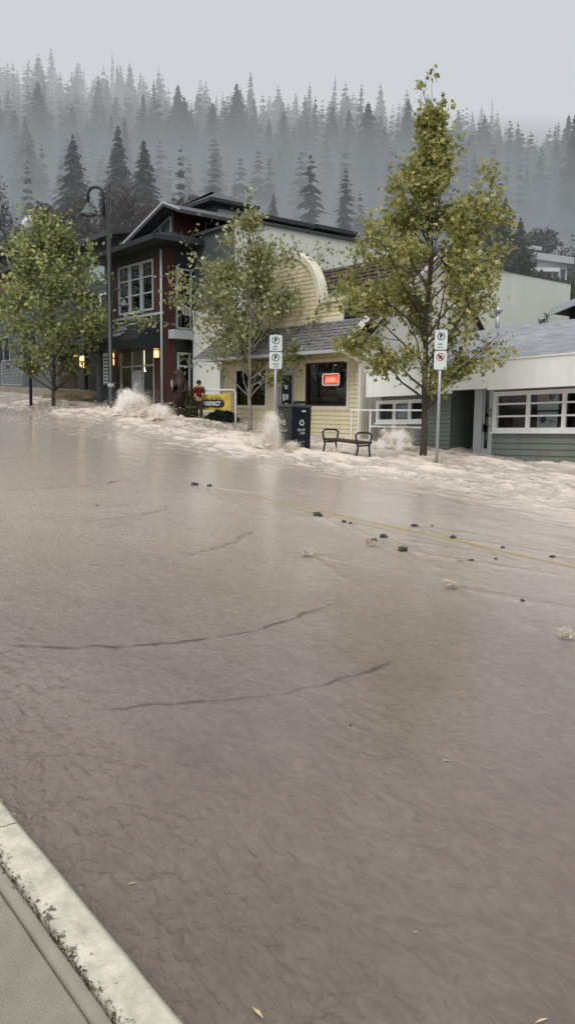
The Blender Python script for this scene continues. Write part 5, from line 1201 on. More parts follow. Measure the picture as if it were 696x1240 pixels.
def ring(mb, T, cx, cz, r0, r1, w, n=26):
    for k in range(n):
        a, b_ = 2*math.pi*k/n, 2*math.pi*(k+1)/n
        mb.face([T(cx+r0*math.cos(a), w, cz+r0*math.sin(a)), T(cx+r1*math.cos(a), w, cz+r1*math.sin(a)), T(cx+r1*math.cos(b_), w, cz+r1*math.sin(b_)), T(cx+r0*math.cos(b_), w, cz+r0*math.sin(b_))])
def signpost(px, pybase, pole_top, plates, label, toff=0, bpx=None):
    x, y = ground(px, pybase); t_ = Vector((x, y, 0)).dot(F0); s = t_/FPX; zg = gz(x, y); zt = atd(px, pole_top, t_).z
    e = empty('street_sign', (x, y, zg), label, 'sign', 'parking signs on galvanised posts'); B = Vector((x, y, 0)); nrm = (CAM-B); nrm.z = 0; nrm.normalize(); ux = Z.cross(nrm)
    mb = MB(); mb.tube([B+Z*(zg-.3), B+Z*zt], .042, 8); mb.build('post', M['galv'], e, True)
    for kind, pt, pb in plates:
        z1, z0 = atd(px, pt, t_).z, atd(px, pb, t_).z; w = 7.4*s; T = lambda a, o_, z: tuple(B+ux*a+nrm*(.055+o_)+Z*z)
        mb = MB(); pts = rrect(-w, w, z0+.01, z1-.01, .04)
        mb.poly([T(a, 0, z) for a, z in pts], nrm*.006); pl = mb.build('sign_plate', M['signwhite'], e)
        zc = z1-(z1-z0)*.34; rr_ = w*.62
        if kind == 'P':
            mb = MB(); ring(mb, T, 0, zc, rr_*.78, rr_, .009); mb.build('circle', M['signgreen'], pl)
            text('P', rr_*1.35, M['signblack'], 'letter', pl, fmat(T(0, .009, zc), nrm), bold=.01)
            scribble((4,), rr_*.5, M['signgreen'], 'lettering', pl, fmat(T(0, .009, z0+(z1-z0)*.3), nrm), bold=.004)
            scribble((7,), rr_*.36, M['signgreen'], 'lettering', pl, fmat(T(0, .009, z0+(z1-z0)*.14), nrm), bold=.003)
        elif kind == 'PM':
            mb = MB(); ring(mb, T, 0, zc, rr_*.78, rr_, .009); mb.build('circle', M['signgreen'], pl)
            text('P', rr_*1.35, M['signblack'], 'letter', pl, fmat(T(0, .009, zc), nrm), bold=.01)
            scribble((5,), rr_*.5, M['signblack'], 'lettering', pl, fmat(T(0, .009, z0+(z1-z0)*.3), nrm), bold=.004)
            scribble((8,), rr_*.33, M['signblack'], 'lettering', pl, fmat(T(0, .009, z0+(z1-z0)*.15), nrm), bold=.003)
        else:
            mb = MB(); ring(mb, T, 0, zc, rr_*.82, rr_*1.02, .009); mb.build('red_ring', M['signred'], pl)
            mb = MB(); ring(mb, T, 0, zc, 0, rr_*.5, .009); mb.build('black_disc', M['signblack'], pl)
            mb = MB(); d_ = rr_*.8*.7; mb.face([T(-d_-.015, .0125, zc+d_-.015), T(-d_+.015, .0125, zc+d_+.015), T(d_+.015, .0125, zc-d_+.015), T(d_-.015, .0125, zc-d_-.015)]); mb.build('red_slash', M['signred'], pl)
            mb = MB(); mb.face([T(w*.5, .009, z0+.03), T(w*.85, .009, z0+.03), T(w*.67, .009, z0+.1)]); mb.build('arrow', M['signgreen'], pl)
signpost(332.5, 545, 405, [('P', 405.5, 425.5), ('PM', 426, 447)], 'galvanised post with two stacked white parking plates left of the recycling bin')
signpost(528, 566, 398, [('P', 399, 424), ('N', 424.5, 448)], 'galvanised sign post with no stopping plate right of the tallest tree')

# recycling bin
x, y = ground(352, 546); s = Vector((x, y, 0)).dot(F0)/FPX; zg = gz(x, y); zt = atd(352, 489, s*FPX).z; dW, dL = 17*s/.63, 25*s/.80
be = empty('recycling_bin', (x, y, zg), 'large dark green and navy recycling bin on the flooded pavement', 'bin')
X0, X1, Y0_, Y1_ = x-dW, x, y, y+dL
mb = MB(); mb.hexa([(X0+.03, Y0_+.03, zg-.3), (X1-.03, Y0_+.03, zg-.3), (X1-.03, Y1_-.03, zg-.3), (X0+.03, Y1_-.03, zg-.3)], [(X0, Y0_, zt-.1), (X1, Y0_, zt-.1), (X1, Y1_, zt-.13), (X0, Y1_, zt-.13)])
mb.build('body', M['greenblack'], be, bevel=.03)
mb = MB(); mb.hexa([(X1+.003, Y0_+.05, zg-.3), (X1+.025, Y0_+.05, zg-.3), (X1+.025, Y1_-.05, zg-.3), (X1+.003, Y1_-.05, zg-.3)], [(X1+.003, Y0_+.01, zt-.14), (X1+.03, Y0_+.01, zt-.14), (X1+.03, Y1_-.02, zt-.17), (X1+.003, Y1_-.02, zt-.17)])
mb.build('door_panel', M['navy'], be, bevel=.012)
mb = MB(); mb.hexa([(X0-.03, Y0_-.03, zt-.1), (X1+.04, Y0_-.03, zt-.1), (X1+.04, Y1_+.03, zt-.13), (X0-.03, Y1_+.03, zt-.13)], [(X0+.03, Y0_+.03, zt), (X1-.02, Y0_+.03, zt), (X1-.02, Y1_-.03, zt-.03), (X0+.03, Y1_-.03, zt-.03)]); mb.build('lid', M['greenblack'], be, bevel=.02)
mb = MB(); mb.box(x-.25, x-.05, y+.25, y+.65, zt+.0, zt+.1); mb.build('handle', M['blackmetal'], be, bevel=.02)
mb = MB(); mb.box(X1+.0305, X1+.036, y+.4, y+.56, zt-.25, zt-.2); mb.build('latch_label', M['signwhite'], be)
def recyc(T, parent, s_):
    mb = MB()
    for k in range(3):
        a = R(90+120*k); c = (math.cos(a), math.sin(a)); tgt = (math.cos(a+R(120)), math.sin(a+R(120)))
        pa = (c[0]*.8+tgt[0]*.2, c[1]*.8+tgt[1]*.2); pb = (c[0]*.3+tgt[0]*.7, c[1]*.3+tgt[1]*.7); d = (pb[0]-pa[0], pb[1]-pa[1]); l = math.hypot(*d); d = (d[0]/l, d[1]/l); n_ = (-d[1], d[0])
        q = lambda p, f, g: T(s_*(p[0]+n_[0]*f+d[0]*g), s_*(p[1]+n_[1]*f+d[1]*g))
        mb.face([q(pa, .15, 0), q(pa, -.15, 0), q(pb, -.15, 0), q(pb, .15, 0)]); mb.face([q(pb, .3, 0), q(pb, -.3, 0), q(pb, 0, .32)])
    mb.build('recycling_emblem', M['signwhite'], parent)
zc = zg+(zt-zg)*.6
recyc(lambda a, b_: (X1+.034, (Y0_+Y1_)/2+a, zc+b_), be, .13); recyc(lambda a, b_: ((X0+X1)/2+a, Y0_-.004, zc+b_), be, .11)
scribble((5, 4), .1, M['signwhite'], 'lettering', be, fmat((X1+.036, (Y0_+Y1_)/2, zc-.26), (1, 0, 0)), bold=.004); scribble((6,), .09, M['signwhite'], 'lettering', be, fmat(((X0+X1)/2, Y0_-.003, zc-.24), (0, -1, 0)), bold=.004)

# bench: cast ends, slatted seat, no back
x0, y0 = ground(391, 551); x1, y1 = ground(447, 556); yb_ = (y0+y1)/2; zs = .5
be = empty('bench', ((x0+x1)/2, yb_, gz((x0+x1)/2, yb_)), 'dark backless bench with iron arm ends half sunk in the torrent', 'bench')
mb = MB(); T3 = lambda u, w, z: (x0+(x1-x0)*u, yb_+w, gz(x0+(x1-x0)*u, yb_)+z)
for k in range(4): w = -.2+k*.135; mb.hexa([T3(-.02, w, zs-.06), T3(1.02, w, zs-.06), T3(1.02, w+.11, zs-.06), T3(-.02, w+.11, zs-.06)], [T3(-.02, w, zs+.01), T3(1.02, w, zs+.01), T3(1.02, w+.11, zs+.01), T3(-.02, w+.11, zs+.01)])
mb.build('seat', M['benchwood'], be)
for u in (0, 1):
    mb = MB(); mb.tube([T3(u, -.3, -.3), T3(u, -.26, .1), T3(u, -.2, .36), T3(u, -.27, .55), T3(u, -.3, .7), T3(u, -.2, .77), T3(u, .2, .77), T3(u, .33, .7), T3(u, .3, .55), T3(u, .24, .36), T3(u, .28, .1), T3(u, .32, -.3)], .03, 6)
    mb.tube([T3(u, -.22, .4), T3(u, .25, .4)], .028, 6); mb.build('bench_end', M['blackmetal'], be, True)

# banner on a white rail
yb2 = 20.3; bx0_, bz1_ = atY(237, 476, yb2); bx1_, bz0_ = atY(281, 497, yb2)
fe = empty('banner_rail', ((bx0_+bx1_)/2, yb2, gz(bx0_, yb2)), 'white tube rail carrying the yellow banner beside the pale curved wall', 'railing')
mb = MB(); mb.tube([(bx0_-.1, yb2, 1), (bx0_-.1, yb2, bz1_+.0), (bx0_+.05, yb2, bz1_+.12), (bx1_+.1, yb2, bz1_+.12), (bx1_+.28, yb2, bz1_), (bx1_+.28, yb2, .9)], .045, 8); mb.build('tube_frame', M['whitetrim'], fe, True)
be = empty('banner', ((bx0_+bx1_)/2, yb2-.06, bz0_), 'yellow pharmacy banner with black oval lettering tied to white rail', 'banner')
mb = MB(); nx_, nz_ = 24, 8
bf = lambda i, j: (bx0_+(bx1_-bx0_)*i/nx_, yb2-.07+.03*math.sin(i*.9+j*.3)-.02*math.sin(j*1.1), bz0_+(bz1_-bz0_)*j/nz_-.07*math.sin(math.pi*i/nx_)*(j/nz_))
mb.idx([bf(i, j) for j in range(nz_+1) for i in range(nx_+1)], [(j*(nx_+1)+i, j*(nx_+1)+i+1, (j+1)*(nx_+1)+i+1, (j+1)*(nx_+1)+i) for j in range(nz_) for i in range(nx_)]); mb.build('cloth', M['banner'], be, True)
cxb, czb, wb_, hb_ = (bx0_+bx1_)/2, (bz0_+bz1_)/2-.08, (bx1_-bx0_), (bz1_-bz0_)
mb = MB(); pts = rrect(cxb-wb_*.34, cxb+wb_*.34, czb-hb_*.24, czb+hb_*.2, hb_*.2); mb.poly([(u, yb2-.12, v) for u, v in pts], (0, .012, 0)); mb.build('black_oval', M['signblack'], be)
text('PHARMACY', hb_*.36, M['signwhite'], 'lettering', be, fmat((cxb, yb2-.125, czb-.02), (0, -1, 0)), bold=.012, shear=.25)
mb = MB()
for a in (-.18, -.05, .08, .2): mb.poly([(cxb+a*wb_*.9, yb2-.118, czb+hb_*.26), (cxb+(a+.1)*wb_*.9, yb2-.118, czb+hb_*.26), (cxb+(a+.06)*wb_*.9, yb2-.118, czb+hb_*.44)], (0, .01, 0))
mb.build('crown_emblem', M['postergold'], be)
rq = random.Random(77)
def lowplant(cx, cy, cz, w, h, n, c0, c1, label, name='shrub', cat='shrub', s_=.12, seed=1, stem=True):
    e = empty(name, (cx, cy, cz), label, cat); rr = random.Random(seed); L = []
    for i in range(n):
        a = rr.uniform(0, 6.28); q = rr.random()**.5; z = rr.random(); k = (1-.5*z)*(1+.4*mn.noise(Vector((a, z*3, seed))))
        L.append((Vector((cx+math.cos(a)*q*w*k, cy+math.sin(a)*q*w*.7*k, cz+z*h*(1-.3*q*q))), (math.cos(a)*.5, math.sin(a)*.5, .6), s_*rr.uniform(.6, 1.3), mixc(c0, c1, rr.random())))
    leafcloud('foliage', L, M['leaf'], e, seed)
    if stem:
        mb = MB()
        for k in range(6): a = k*1.05; mb.tube([(cx, cy, cz-.2), (cx+math.cos(a)*w*.4, cy+math.sin(a)*w*.4, cz+h*.7)], [.025, .01], 4)
        mb.build('stem', M['bark'], e)
    return e
# bear statue on its plinth, planter and person
x, y = ground(205, 506); sB = Vector((x, y, 0)).dot(F0)/FPX; zg = gz(x, y)
def skinned(name, jts, edges, m, parent, sub=2, loc=(0, 0, 0)):
    me = bpy.data.meshes.new(name); o0 = wloc(parent)
    me.from_pydata([tuple(Vector(j[0])-o0+Vector(loc)) for j in jts], edges, []); o = bpy.data.objects.new(name, me); col.objects.link(o)
    sk = o.modifiers.new('skin', 'SKIN'); sd = me.skin_vertices[0].data
    for i, j in enumerate(jts): sd[i].radius = (j[1], j[2] if len(j) > 2 else j[1]); sd[i].use_root = (i == 0)
    sk.use_smooth_shade = True; ss = o.modifiers.new('sub', 'SUBSURF'); ss.levels = sub; ss.render_levels = sub
    dg = bpy.context.evaluated_depsgraph_get(); dg.update(); m2 = bpy.data.meshes.new_from_object(o.evaluated_get(dg)); bpy.data.objects.remove(o)
    m2.name = name; m2.materials.clear(); m2.materials.append(m); ob = bpy.data.objects.new(name, m2); col.objects.link(ob)
    for p in m2.polygons: p.material_index = 0
    if parent: ob.parent = parent; LOC[ob.name] = o0
    return ob
zb0 = atd(205, 494, sB*FPX).z; hB = 48*sB
bx_, by_ = x, y+.6
st = empty('bear_statue', (bx_, by_, zb0), 'dark carved standing bear statue outside the red building', 'statue')
J = lambda a, f, z, r, r2=None: (tuple(Vector((bx_, by_, zb0))+R0*a*hB+F0*f*hB+Z*z*hB), r*hB, (r2 or r)*hB)
skinned('body', [J(0, 0, .2, .17, .15), J(0, 0, .42, .19, .16), J(.0, 0, .62, .155, .13), J(-.01, 0, .76, .09), J(-.04, -.02, .86, .105, .1), J(-.13, -.06, .85, .05), J(-.17, -.08, .845, .035),
                 J(.09, 0, .08, .1), J(.1, -.03, 0, .09), J(-.1, 0, .08, .1), J(-.12, -.03, 0, .09), J(.13, -.02, .62, .07), J(.15, -.08, .45, .055), J(.08, -.16, .38, .045), J(-.13, -.04, .62, .07), J(-.18, -.1, .48, .055), J(-.17, -.15, .38, .045),
                 J(.03, .03, .96, .03), J(-.08, .03, .955, .03)],
        [(0, 1), (1, 2), (2, 3), (3, 4), (4, 5), (5, 6), (0, 7), (7, 8), (0, 9), (9, 10), (2, 11), (11, 12), (12, 13), (2, 14), (14, 15), (15, 16), (4, 17), (4, 18)], M['bearwood'], st)
mb = MB(); q = Vector((bx_, by_, 0))-R0*.16*hB-F0*.12*hB; mb.lathe((q.x-.03, q.y-.05, zb0+.62*hB), [(0, -.14*hB), (.02*hB, -.1*hB), (.025*hB, 0), (.012*hB, .08*hB), (0, .08*hB)], 8); mb.build('pale_emblem', M['greytrim'], st)
mb = MB(); mb.lathe((bx_, by_, 0), [(0, zb0+.02), (.55, zb0+.02), (.62, zb0-.05), (.72, zg-.3)], 9); tag(mb.build('plinth', M['bearwood']), 'dark timber plinth under the bear statue', 'plinth')
x2, y2 = ground(192, 503); lowplant(x2, y2+.5, gz(x2, y2)+.05, .9, .5, 500, (.02, .02, .012), (.08, .06, .035), 'dark low shrub left of the bear statue in the foam', seed=41, s_=.13)
x2, y2 = ground(217, 509); lowplant(x2, y2+.6, gz(x2, y2)+.1, .38, 1.4, 500, (.03, .045, .015), (.1, .085, .04), 'upright leafy shrub between the bear statue and the person in red', seed=42, s_=.11)
x2, y2 = ground(262, 511); lowplant(x2, y2+.3, gz(x2, y2), 1.1, .5, 700, (.012, .028, .018), (.035, .06, .035), 'dark green shrub under the yellow banner', seed=43, s_=.14)
# person in red jacket, hands raised to the face
x, y = ground(225, 509); y += .7; zg = gz(x, y)-.05; tP = Vector((x, y, 0)).dot(F0); zt = atd(227, 460, tP).z; H = min(1.85, zt-zg); zg = zt-H
pe = empty('person', (x, y, zg), 'person in red jacket standing in the flood with both hands raised to the face', 'person')
fc = (CAM-Vector((x, y, 0))); fc.z = 0; fc.normalize(); sdv = Z.cross(fc)
J = lambda a, f, z, r, r2=None: (tuple(Vector((x, y, zg))+sdv*a*H+fc*f*H+Z*z*H), r*H, (r2 or r)*H)
bj = [J(0, 0, .53, .075, .06), J(0, 0, .62, .068, .052), J(0, 0, .72, .078, .056), J(0, 0, .8, .07, .05), J(0, 0, .845, .03), J(0, .005, .88, .036), J(0, .008, .93, .05, .056), J(0, .004, .965, .04, .045),
      J(.045, 0, .48, .055), J(.055, .01, .28, .038), J(.06, 0, .06, .025), J(.062, .05, .02, .022), J(-.045, 0, .48, .055), J(-.055, .01, .28, .038), J(-.06, 0, .06, .025), J(-.062, .05, .02, .022),
      J(.105, 0, .8, .035), J(.13, .04, .67, .028), J(.06, .1, .8, .02), J(-.105, 0, .8, .035), J(-.13, .04, .67, .028), J(-.06, .1, .8, .02)]
skinned('body', bj, [(0, 1), (1, 2), (2, 3), (3, 4), (4, 5), (5, 6), (6, 7), (0, 8), (8, 9), (9, 10), (10, 11), (0, 12), (12, 13), (13, 14), (14, 15), (3, 16), (16, 17), (17, 18), (3, 19), (19, 20), (20, 21)], M['skin'], pe)
J2 = lambda i, k=1.18: (bj[i][0], bj[i][1]*k, bj[i][2]*k)
skinned('jacket', [J2(0, 1.15), J2(1, 1.3), J2(2, 1.25), J2(3, 1.25), J2(4, 1.3), J2(16, 1.3), J2(17, 1.4), J2(18, 1.5), J2(19, 1.3), J2(20, 1.4), J2(21, 1.5)], [(0, 1), (1, 2), (2, 3), (3, 4), (3, 5), (5, 6), (6, 7), (3, 8), (8, 9), (9, 10)], M['redcloth'], pe)
skinned('trousers', [J2(0, 1.12), J2(8, 1.2), J2(9, 1.25), J2(10, 1.5), J2(12, 1.2), J2(13, 1.25), J2(14, 1.5)], [(0, 1), (1, 2), (2, 3), (0, 4), (4, 5), (5, 6)], M['darkcloth'], pe)
mb = MB(); hc = Vector(bj[6][0])-fc*.012*H+Z*.012*H; v, f = blobmesh(tuple(hc), .064*H, 3, 3, .12, (1, 1, 1.02)); mb.idx(v, f); mb.build('hair', M['hair'], pe, True)
for s_ in (-1, 1):                               # hands with fingers, eyes, nose
    hp = Vector(bj[18 if s_ > 0 else 21][0]); hj = [(tuple(hp), .018*H), (tuple(hp+fc*.005*H+Z*.04*H-sdv*s_*.004*H), .017*H)]; he = [(0, 1)]
    for k in range(4): b0 = hp+Z*.045*H+sdv*(k-1.5)*.011*H; hj += [(tuple(b0+Z*.012*H), .0055*H), (tuple(b0+Z*(.03-.004*abs(k-1.5))*H-fc*.01*H), .0045*H)]; n_ = len(hj); he += [(1, n_-2), (n_-2, n_-1)]
    hj += [(tuple(hp+Z*.02*H-sdv*s_*.022*H), .006*H), (tuple(hp+Z*.04*H-sdv*s_*.03*H), .005*H)]; n_ = len(hj); he += [(0, n_-2), (n_-2, n_-1)]
    skinned('hand', hj, he, M['skin'], pe, 1)
    mb = MB(); ec = Vector(bj[6][0])+fc*.052*H+sdv*s_*.018*H; v, f = blobmesh(tuple(ec), .006*H, 1, 1, 0, (1, 1, 1)); mb.idx(v, f); mb.build('eye', M['hair'], pe)
mb = MB(); nc = Vector(bj[6][0])+fc*.055*H-Z*.012*H; v, f = blobmesh(tuple(nc), .008*H, 1, 1, 0, (1, 1, 1.4)); mb.idx(v, f); mb.build('nose', M['skin'], pe, True)

# ================================================================== splashes
def sp(px, py, wpx, hpx, seed, label, dy=.4, **k):
    x, y = ground(px, py); s = Vector((x, y, 0)).dot(F0)/FPX; splash((x, y+dy, gz(x, y+dy)+.05), wpx*s, wpx*s*.6, hpx*s, seed, label, **k)
sp(150, 507, 62, 38, 1, 'biggest muddy splash bursting up beside the street lamp', n=5000, ds=.022, core=16, vol=5)
sp(186, 510, 46, 20, 2, 'lower muddy splash trailing right of the biggest one', n=2500, ds=.022, core=14, vol=5)
sp(314, 546, 42, 50, 3, 'tall spray leaping against the parking sign left of the bin', n=6000, ds=.014, core=8, lean=-.12, loose=1.3, vol=3.5)
sp(340, 550, 30, 16, 4, 'low foam piled against the foot of the recycling bin', n=2500, ds=.014, core=10, vol=4)
sp(390, 556, 22, 16, 5, 'spray breaking over the left end of the bench', n=1800, ds=.012, core=4, vol=2)
sp(436, 548, 54, 32, 6, 'rounded brown mound of foam behind the right end of the bench', n=7000, ds=.016, core=10, dy=1.6, loose=.5, vol=11)
sp(512, 564, 34, 12, 7, 'low foam around the tallest tree trunk', n=2500, ds=.015, core=8, vol=3)
sp(66, 497, 20, 8, 8, 'small foam around the leftmost tree trunk', n=800, ds=.02, core=5)
sp(302, 522, 20, 10, 9, 'small foam around the pale middle tree trunk', n=900, ds=.016, core=5)
for i, (px, py, w_, h_) in enumerate([(373, 676, 20, 8), (449, 663, 14, 6), (545, 714, 20, 8), (685, 777, 24, 10), (556, 681, 9, 3)]):
    sp(px, py, w_, h_, 30+i, ['leftmost small splash in the open water of the road', 'small splash beside the knobbly rock below the yellow line', 'small splash with dark centre right of the rocks', 'rightmost small splash in the open water by the photo edge', 'thin sliver of splash by the flat stone'][i], dy=0, n=900, ds=.006, core=10, group='small splashes on the flooded road', loose=.7)
# leaves and twigs afloat in the near water
rr = random.Random(31); mb = MB()
for px, py, L_, a in ((312, 1228, .035, -.9), (655, 1237, .03, .4), (540, 922, .03, 0), (503, 1130, .012, .5), (160, 1070, .02, .3)):
    x, y = ground(px, py); z = wz(x, y)+.004; mb = MB(); d = R0*math.cos(a)+F0*math.sin(a); n_ = Z.cross(d); p = Vector((x, y, z))
    mb.face([p-d*L_, p-n_*L_*.22+Z*.003, p+d*L_, p+n_*L_*.22+Z*.003]); 
    tag(mb.build('floating_leaf', mat('straw leaf', (.5, .42, .28), .6, .2, 30)), {312: 'pale curled leaf floating at the bottom edge beyond the kerb', 655: 'pale leaf scrap at the bottom right corner', 540: 'pale fleck afloat in the right middle foreground', 503: 'tiny pale fleck afloat in the lower foreground', 160: 'small pale leaf scrap drifting near the kerb'}[px], 'leaf')

# ================================================================== conifers and hillside vegetation
def conifer_mesh(seed, levels, per, detail, H=1.0, Rb=.2, droop=.35, gap=0):
    rs = random.Random(seed); V = []; Fc = []; Cc = []
    def tri(a, b_, c, cl):
        i = len(V); V.extend([a, b_, c]); Fc.append((i, i+1, i+2)); Cc.extend([cl]*3)
    for l in range(levels):
        u = (l+rs.random()*1.3)/(levels+.3); z = .08+.91*u; r = Rb*max(0, 1-u)**.8*(1-.5*math.exp(-u*14))*rs.uniform(.75, 1.1)+.004
        for k in range(per):
            if rs.random() < gap: continue
            a = rs.uniform(0, 6.28); rl = r*rs.uniform(.55, 1.2); ca, sa = math.cos(a), math.sin(a); dz = -rl*droop*rs.uniform(.5, 1.3)
            base = (.0, .0, z+rl*.25); tip = (ca*rl, sa*rl, z+dz+rl*.12); w = rl*.3+.004
            g = rs.uniform(.6, 1.5); cl = (.018*g, .028*g, .019*g, 1)
            if detail <= 1:
                m_ = (ca*rl*.5, sa*rl*.5, z+dz*.3+rl*.15); tri(base, (m_[0]-sa*w, m_[1]+ca*w, m_[2]-.01), tip, cl); tri(base, tip, (m_[0]+sa*w, m_[1]-ca*w, m_[2]-.01), cl)
            else:
                for q in range(5):
                    f0 = .12+q*.18; f1 = f0+.3; ww = w*(1.1-f0*.7)
                    p0 = (ca*rl*f0, sa*rl*f0, base[2]+(tip[2]-base[2])*f0)
                    for sg in (-1, 1):
                        jx = rs.uniform(.7, 1.2); e = (ca*rl*f1-sg*sa*ww*jx, sa*rl*f1+sg*ca*ww*jx, base[2]+(tip[2]-base[2])*f1-.012*rs.random())
                        e2 = (ca*rl*(f0+.16), sa*rl*(f0+.16), base[2]+(tip[2]-base[2])*(f0+.16)-.018*rs.random())
                        tri(p0, e, e2, cl)
    n = len(V)
    me = bpy.data.meshes.new('conifer_crown'); me.from_pydata([tuple(c*H for c in v) for v in V], [], Fc)
    a = me.color_attributes.new('tint', 'FLOAT_COLOR', 'POINT'); a.data.foreach_set('color', np.array(Cc, np.float32).ravel()); me.materials.append(M['needle'])
    return me
def trunk_mesh(): 
    mb = MB(); mb.tube([(0, 0, -.08), (0, 0, .5), (0, 0, .99)], [.014, .009, .002], 6); o = mb.build('t', M['bark']); me = o.data; bpy.data.objects.remove(o); return me
TM = trunk_mesh()
NEAR = [conifer_mesh(100+i, 62, 12, 2, Rb=[.21, .17, .24][i], droop=.45) for i in range(3)]
FAR = [conifer_mesh(200+i, 48, 9, 1, Rb=[.2, .14, .18, .12, .23][i], gap=[.05, .25, .1, .35, .15][i]) for i in range(5)]
def conifer(x, y, z, H, me, label, group, rz=0, wd=1):
    e = empty('conifer', (x, y, z), label, 'conifer', group, rz); e.scale = (H*wd, H*wd, H)
    c = bpy.data.objects.new('crown', me); col.objects.link(c); c.parent = e; t_ = bpy.data.objects.new('trunk', TM); col.objects.link(t_); t_.parent = e
rr = random.Random(8)
for i, (px, pt, t_, wd, lb) in enumerate([(88, 160, 138, 1.0, 'leftmost of the three dark conifers standing out of the mist behind the street lamp'), (143, 149, 142, 1.1, 'tallest and densest of the three dark conifers behind the lamp'), (174, 166, 136, 1.0, 'rightmost of the three dark conifers behind the lamp, above the red building'),
                                          (612, 238, 118, 1.5, 'broad dark conifer partly behind the tallest street tree'), (592, 262, 112, 1.2, 'smaller dark conifer just left of the broad one behind the tallest street tree'), (331, 232, 150, .8, 'small dim conifer above the middle street tree'), (630, 262, 122, 1.2, 'dark conifer just left of the white house on the hill')]):
    top = atd(px, pt, t_); z = tz(top.x, top.y)-1; conifer(top.x, top.y, z, top.z-z, NEAR[i % 3], lb, None, rr.uniform(0, 6), wd)
# skyline: treetop heights measured from the photo
SKY = [(-8, 90), (8, 78), (22, 100), (40, 82), (45, 95), (62, 56), (75, 92), (82, 100), (101, 82), (112, 96), (120, 100), (136, 60), (142, 75), (157, 73), (170, 88), (174, 92), (187, 94), (198, 110), (212, 106), (222, 118), (232, 118), (243, 125), (262, 114), (270, 112), (280, 109), (290, 128), (300, 118), (311, 135), (322, 136), (333, 138), (349, 122), (356, 128), (366, 136), (380, 150), (390, 148), (404, 134), (415, 122), (420, 132), (433, 127), (440, 135), (452, 150), (462, 152), (472, 158), (480, 160), (490, 165), (500, 168), (512, 170), (528, 160), (544, 150), (553, 142), (561, 136), (575, 146), (583, 126), (596, 114), (602, 130), (612, 145), (620, 160), (628, 158), (640, 178), (650, 180), (661, 178), (672, 185), (683, 172), (692, 165), (704, 175)]
for i, (px, pt) in enumerate(SKY):
    t_ = rr.uniform(285, 320); top = atd(px, pt+rr.uniform(-2, 3), t_); z = tz(top.x, top.y)-2; conifer(top.x, top.y, z, max(12, top.z-z), FAR[i % 5], 'hazy conifer on the misty skyline ridge', 'conifers along the skyline ridge', rr.uniform(0, 6), rr.uniform(.75, 1.05))
n = 0
while n < 165:                                    # more trees one can tell apart lower on the slope
    px = rr.uniform(-60, 760); t_ = rr.uniform(165, 280); p = atd(px, 300, t_); z = tz(p.x, p.y)-1
    conifer(p.x, p.y, z, rr.uniform(14, 27), NEAR[n % 3] if t_ < 225 else FAR[n % 5], 'hazy conifer on the wooded slope below the ridge', 'conifers on the wooded slope', rr.uniform(0, 6), rr.uniform(.8, 1.25)); n += 1
# the rest of the wood reads as one mass
rs = np.random.RandomState(3); protos = [conifer_mesh(300+i, 26, 8, 1, Rb=[.2, .16, .24][i]) for i in range(3)]; Vs = []; Cs = []
pa = [(np.array([v.co[:] for v in m_.vertices]), np.array([c.color[:] for c in m_.color_attributes['tint'].data])) for m_ in protos]
for i in range(2300):
    t_ = 150+(rs.rand()**.8)*155; l_ = rs.uniform(-.62, .62)*t_; x, y = (F0*t_+R0*l_)[:2]; z = tz(x, y)-1; H = rs.uniform(8, 22); v, c = pa[i % 3]; a = rs.rand()*6.28
    if t_ < 165 and abs(l_/t_-.33) < .05: continue
    q = v*H; Vs.append(np.stack([q[:, 0]*math.cos(a)-q[:, 1]*math.sin(a)+x, q[:, 0]*math.sin(a)+q[:, 1]*math.cos(a)+y, q[:, 2]+z], 1)); Cs.append(c)
V = np.concatenate(Vs); C = np.concatenate(Cs); nn = len(V); me = bpy.data.meshes.new('forest'); me.vertices.add(nn); me.vertices.foreach_set('co', V.astype(np.float32).ravel())
me.loops.add(nn); me.loops.foreach_set('vertex_index', np.arange(nn, dtype=np.int32)); me.polygons.add(nn//3); me.polygons.foreach_set('loop_start', np.arange(0, nn, 3, dtype=np.int32)); me.polygons.foreach_set('loop_total', np.full(nn//3, 3, np.int32)); me.update(calc_edges=True)
a = me.color_attributes.new('tint', 'FLOAT_COLOR', 'POINT'); a.data.foreach_set('color', C.astype(np.float32).ravel()); me.materials.append(M['needle'])
ob = bpy.data.objects.new('forest', me); col.objects.link(ob); tag(ob, 'mass of hazy conifers covering the hillside in mist', 'forest', kind='stuff')
# broadleaf bushes between the town and the hill
def bush(px, pt, wpx, hpx, t_, c0, c1, label, seed, n=1500, name='bush'):
    top = atd(px, pt+hpx, t_); s = t_/FPX; w, h = wpx*s/2, hpx*s; e = empty(name, tuple(top), label, 'bush'); rr = random.Random(seed); L = []
    cl = [(rr.uniform(-.7, .7), rr.uniform(-.6, .6), rr.uniform(.1, .75), rr.uniform(.25, .5)) for k in range(9)]
    for i in range(n):
        a, b_, z, r_ = rr.choice(cl); d = Vector((rr.gauss(0, 1), rr.gauss(0, 1), rr.gauss(0, 1))).normalized()*r_*rr.uniform(.7, 1.05)
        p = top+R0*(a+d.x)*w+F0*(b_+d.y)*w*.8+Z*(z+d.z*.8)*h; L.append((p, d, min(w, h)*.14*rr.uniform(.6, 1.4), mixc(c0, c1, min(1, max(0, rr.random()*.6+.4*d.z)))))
    leafcloud('foliage', L, M['leaf'], e, seed); mb = MB()
    for k in range(5): mb.tube([top-Z*h*.4, top+R0*w*(k-2)*.25+Z*h*.5], [w*.05, w*.02], 5)
    mb.build('stem', M['bark'], e)
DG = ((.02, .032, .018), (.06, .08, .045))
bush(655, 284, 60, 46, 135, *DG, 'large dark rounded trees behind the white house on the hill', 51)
bush(690, 282, 50, 60, 138, *DG, 'dark tree mass at the right edge above the white house', 52)
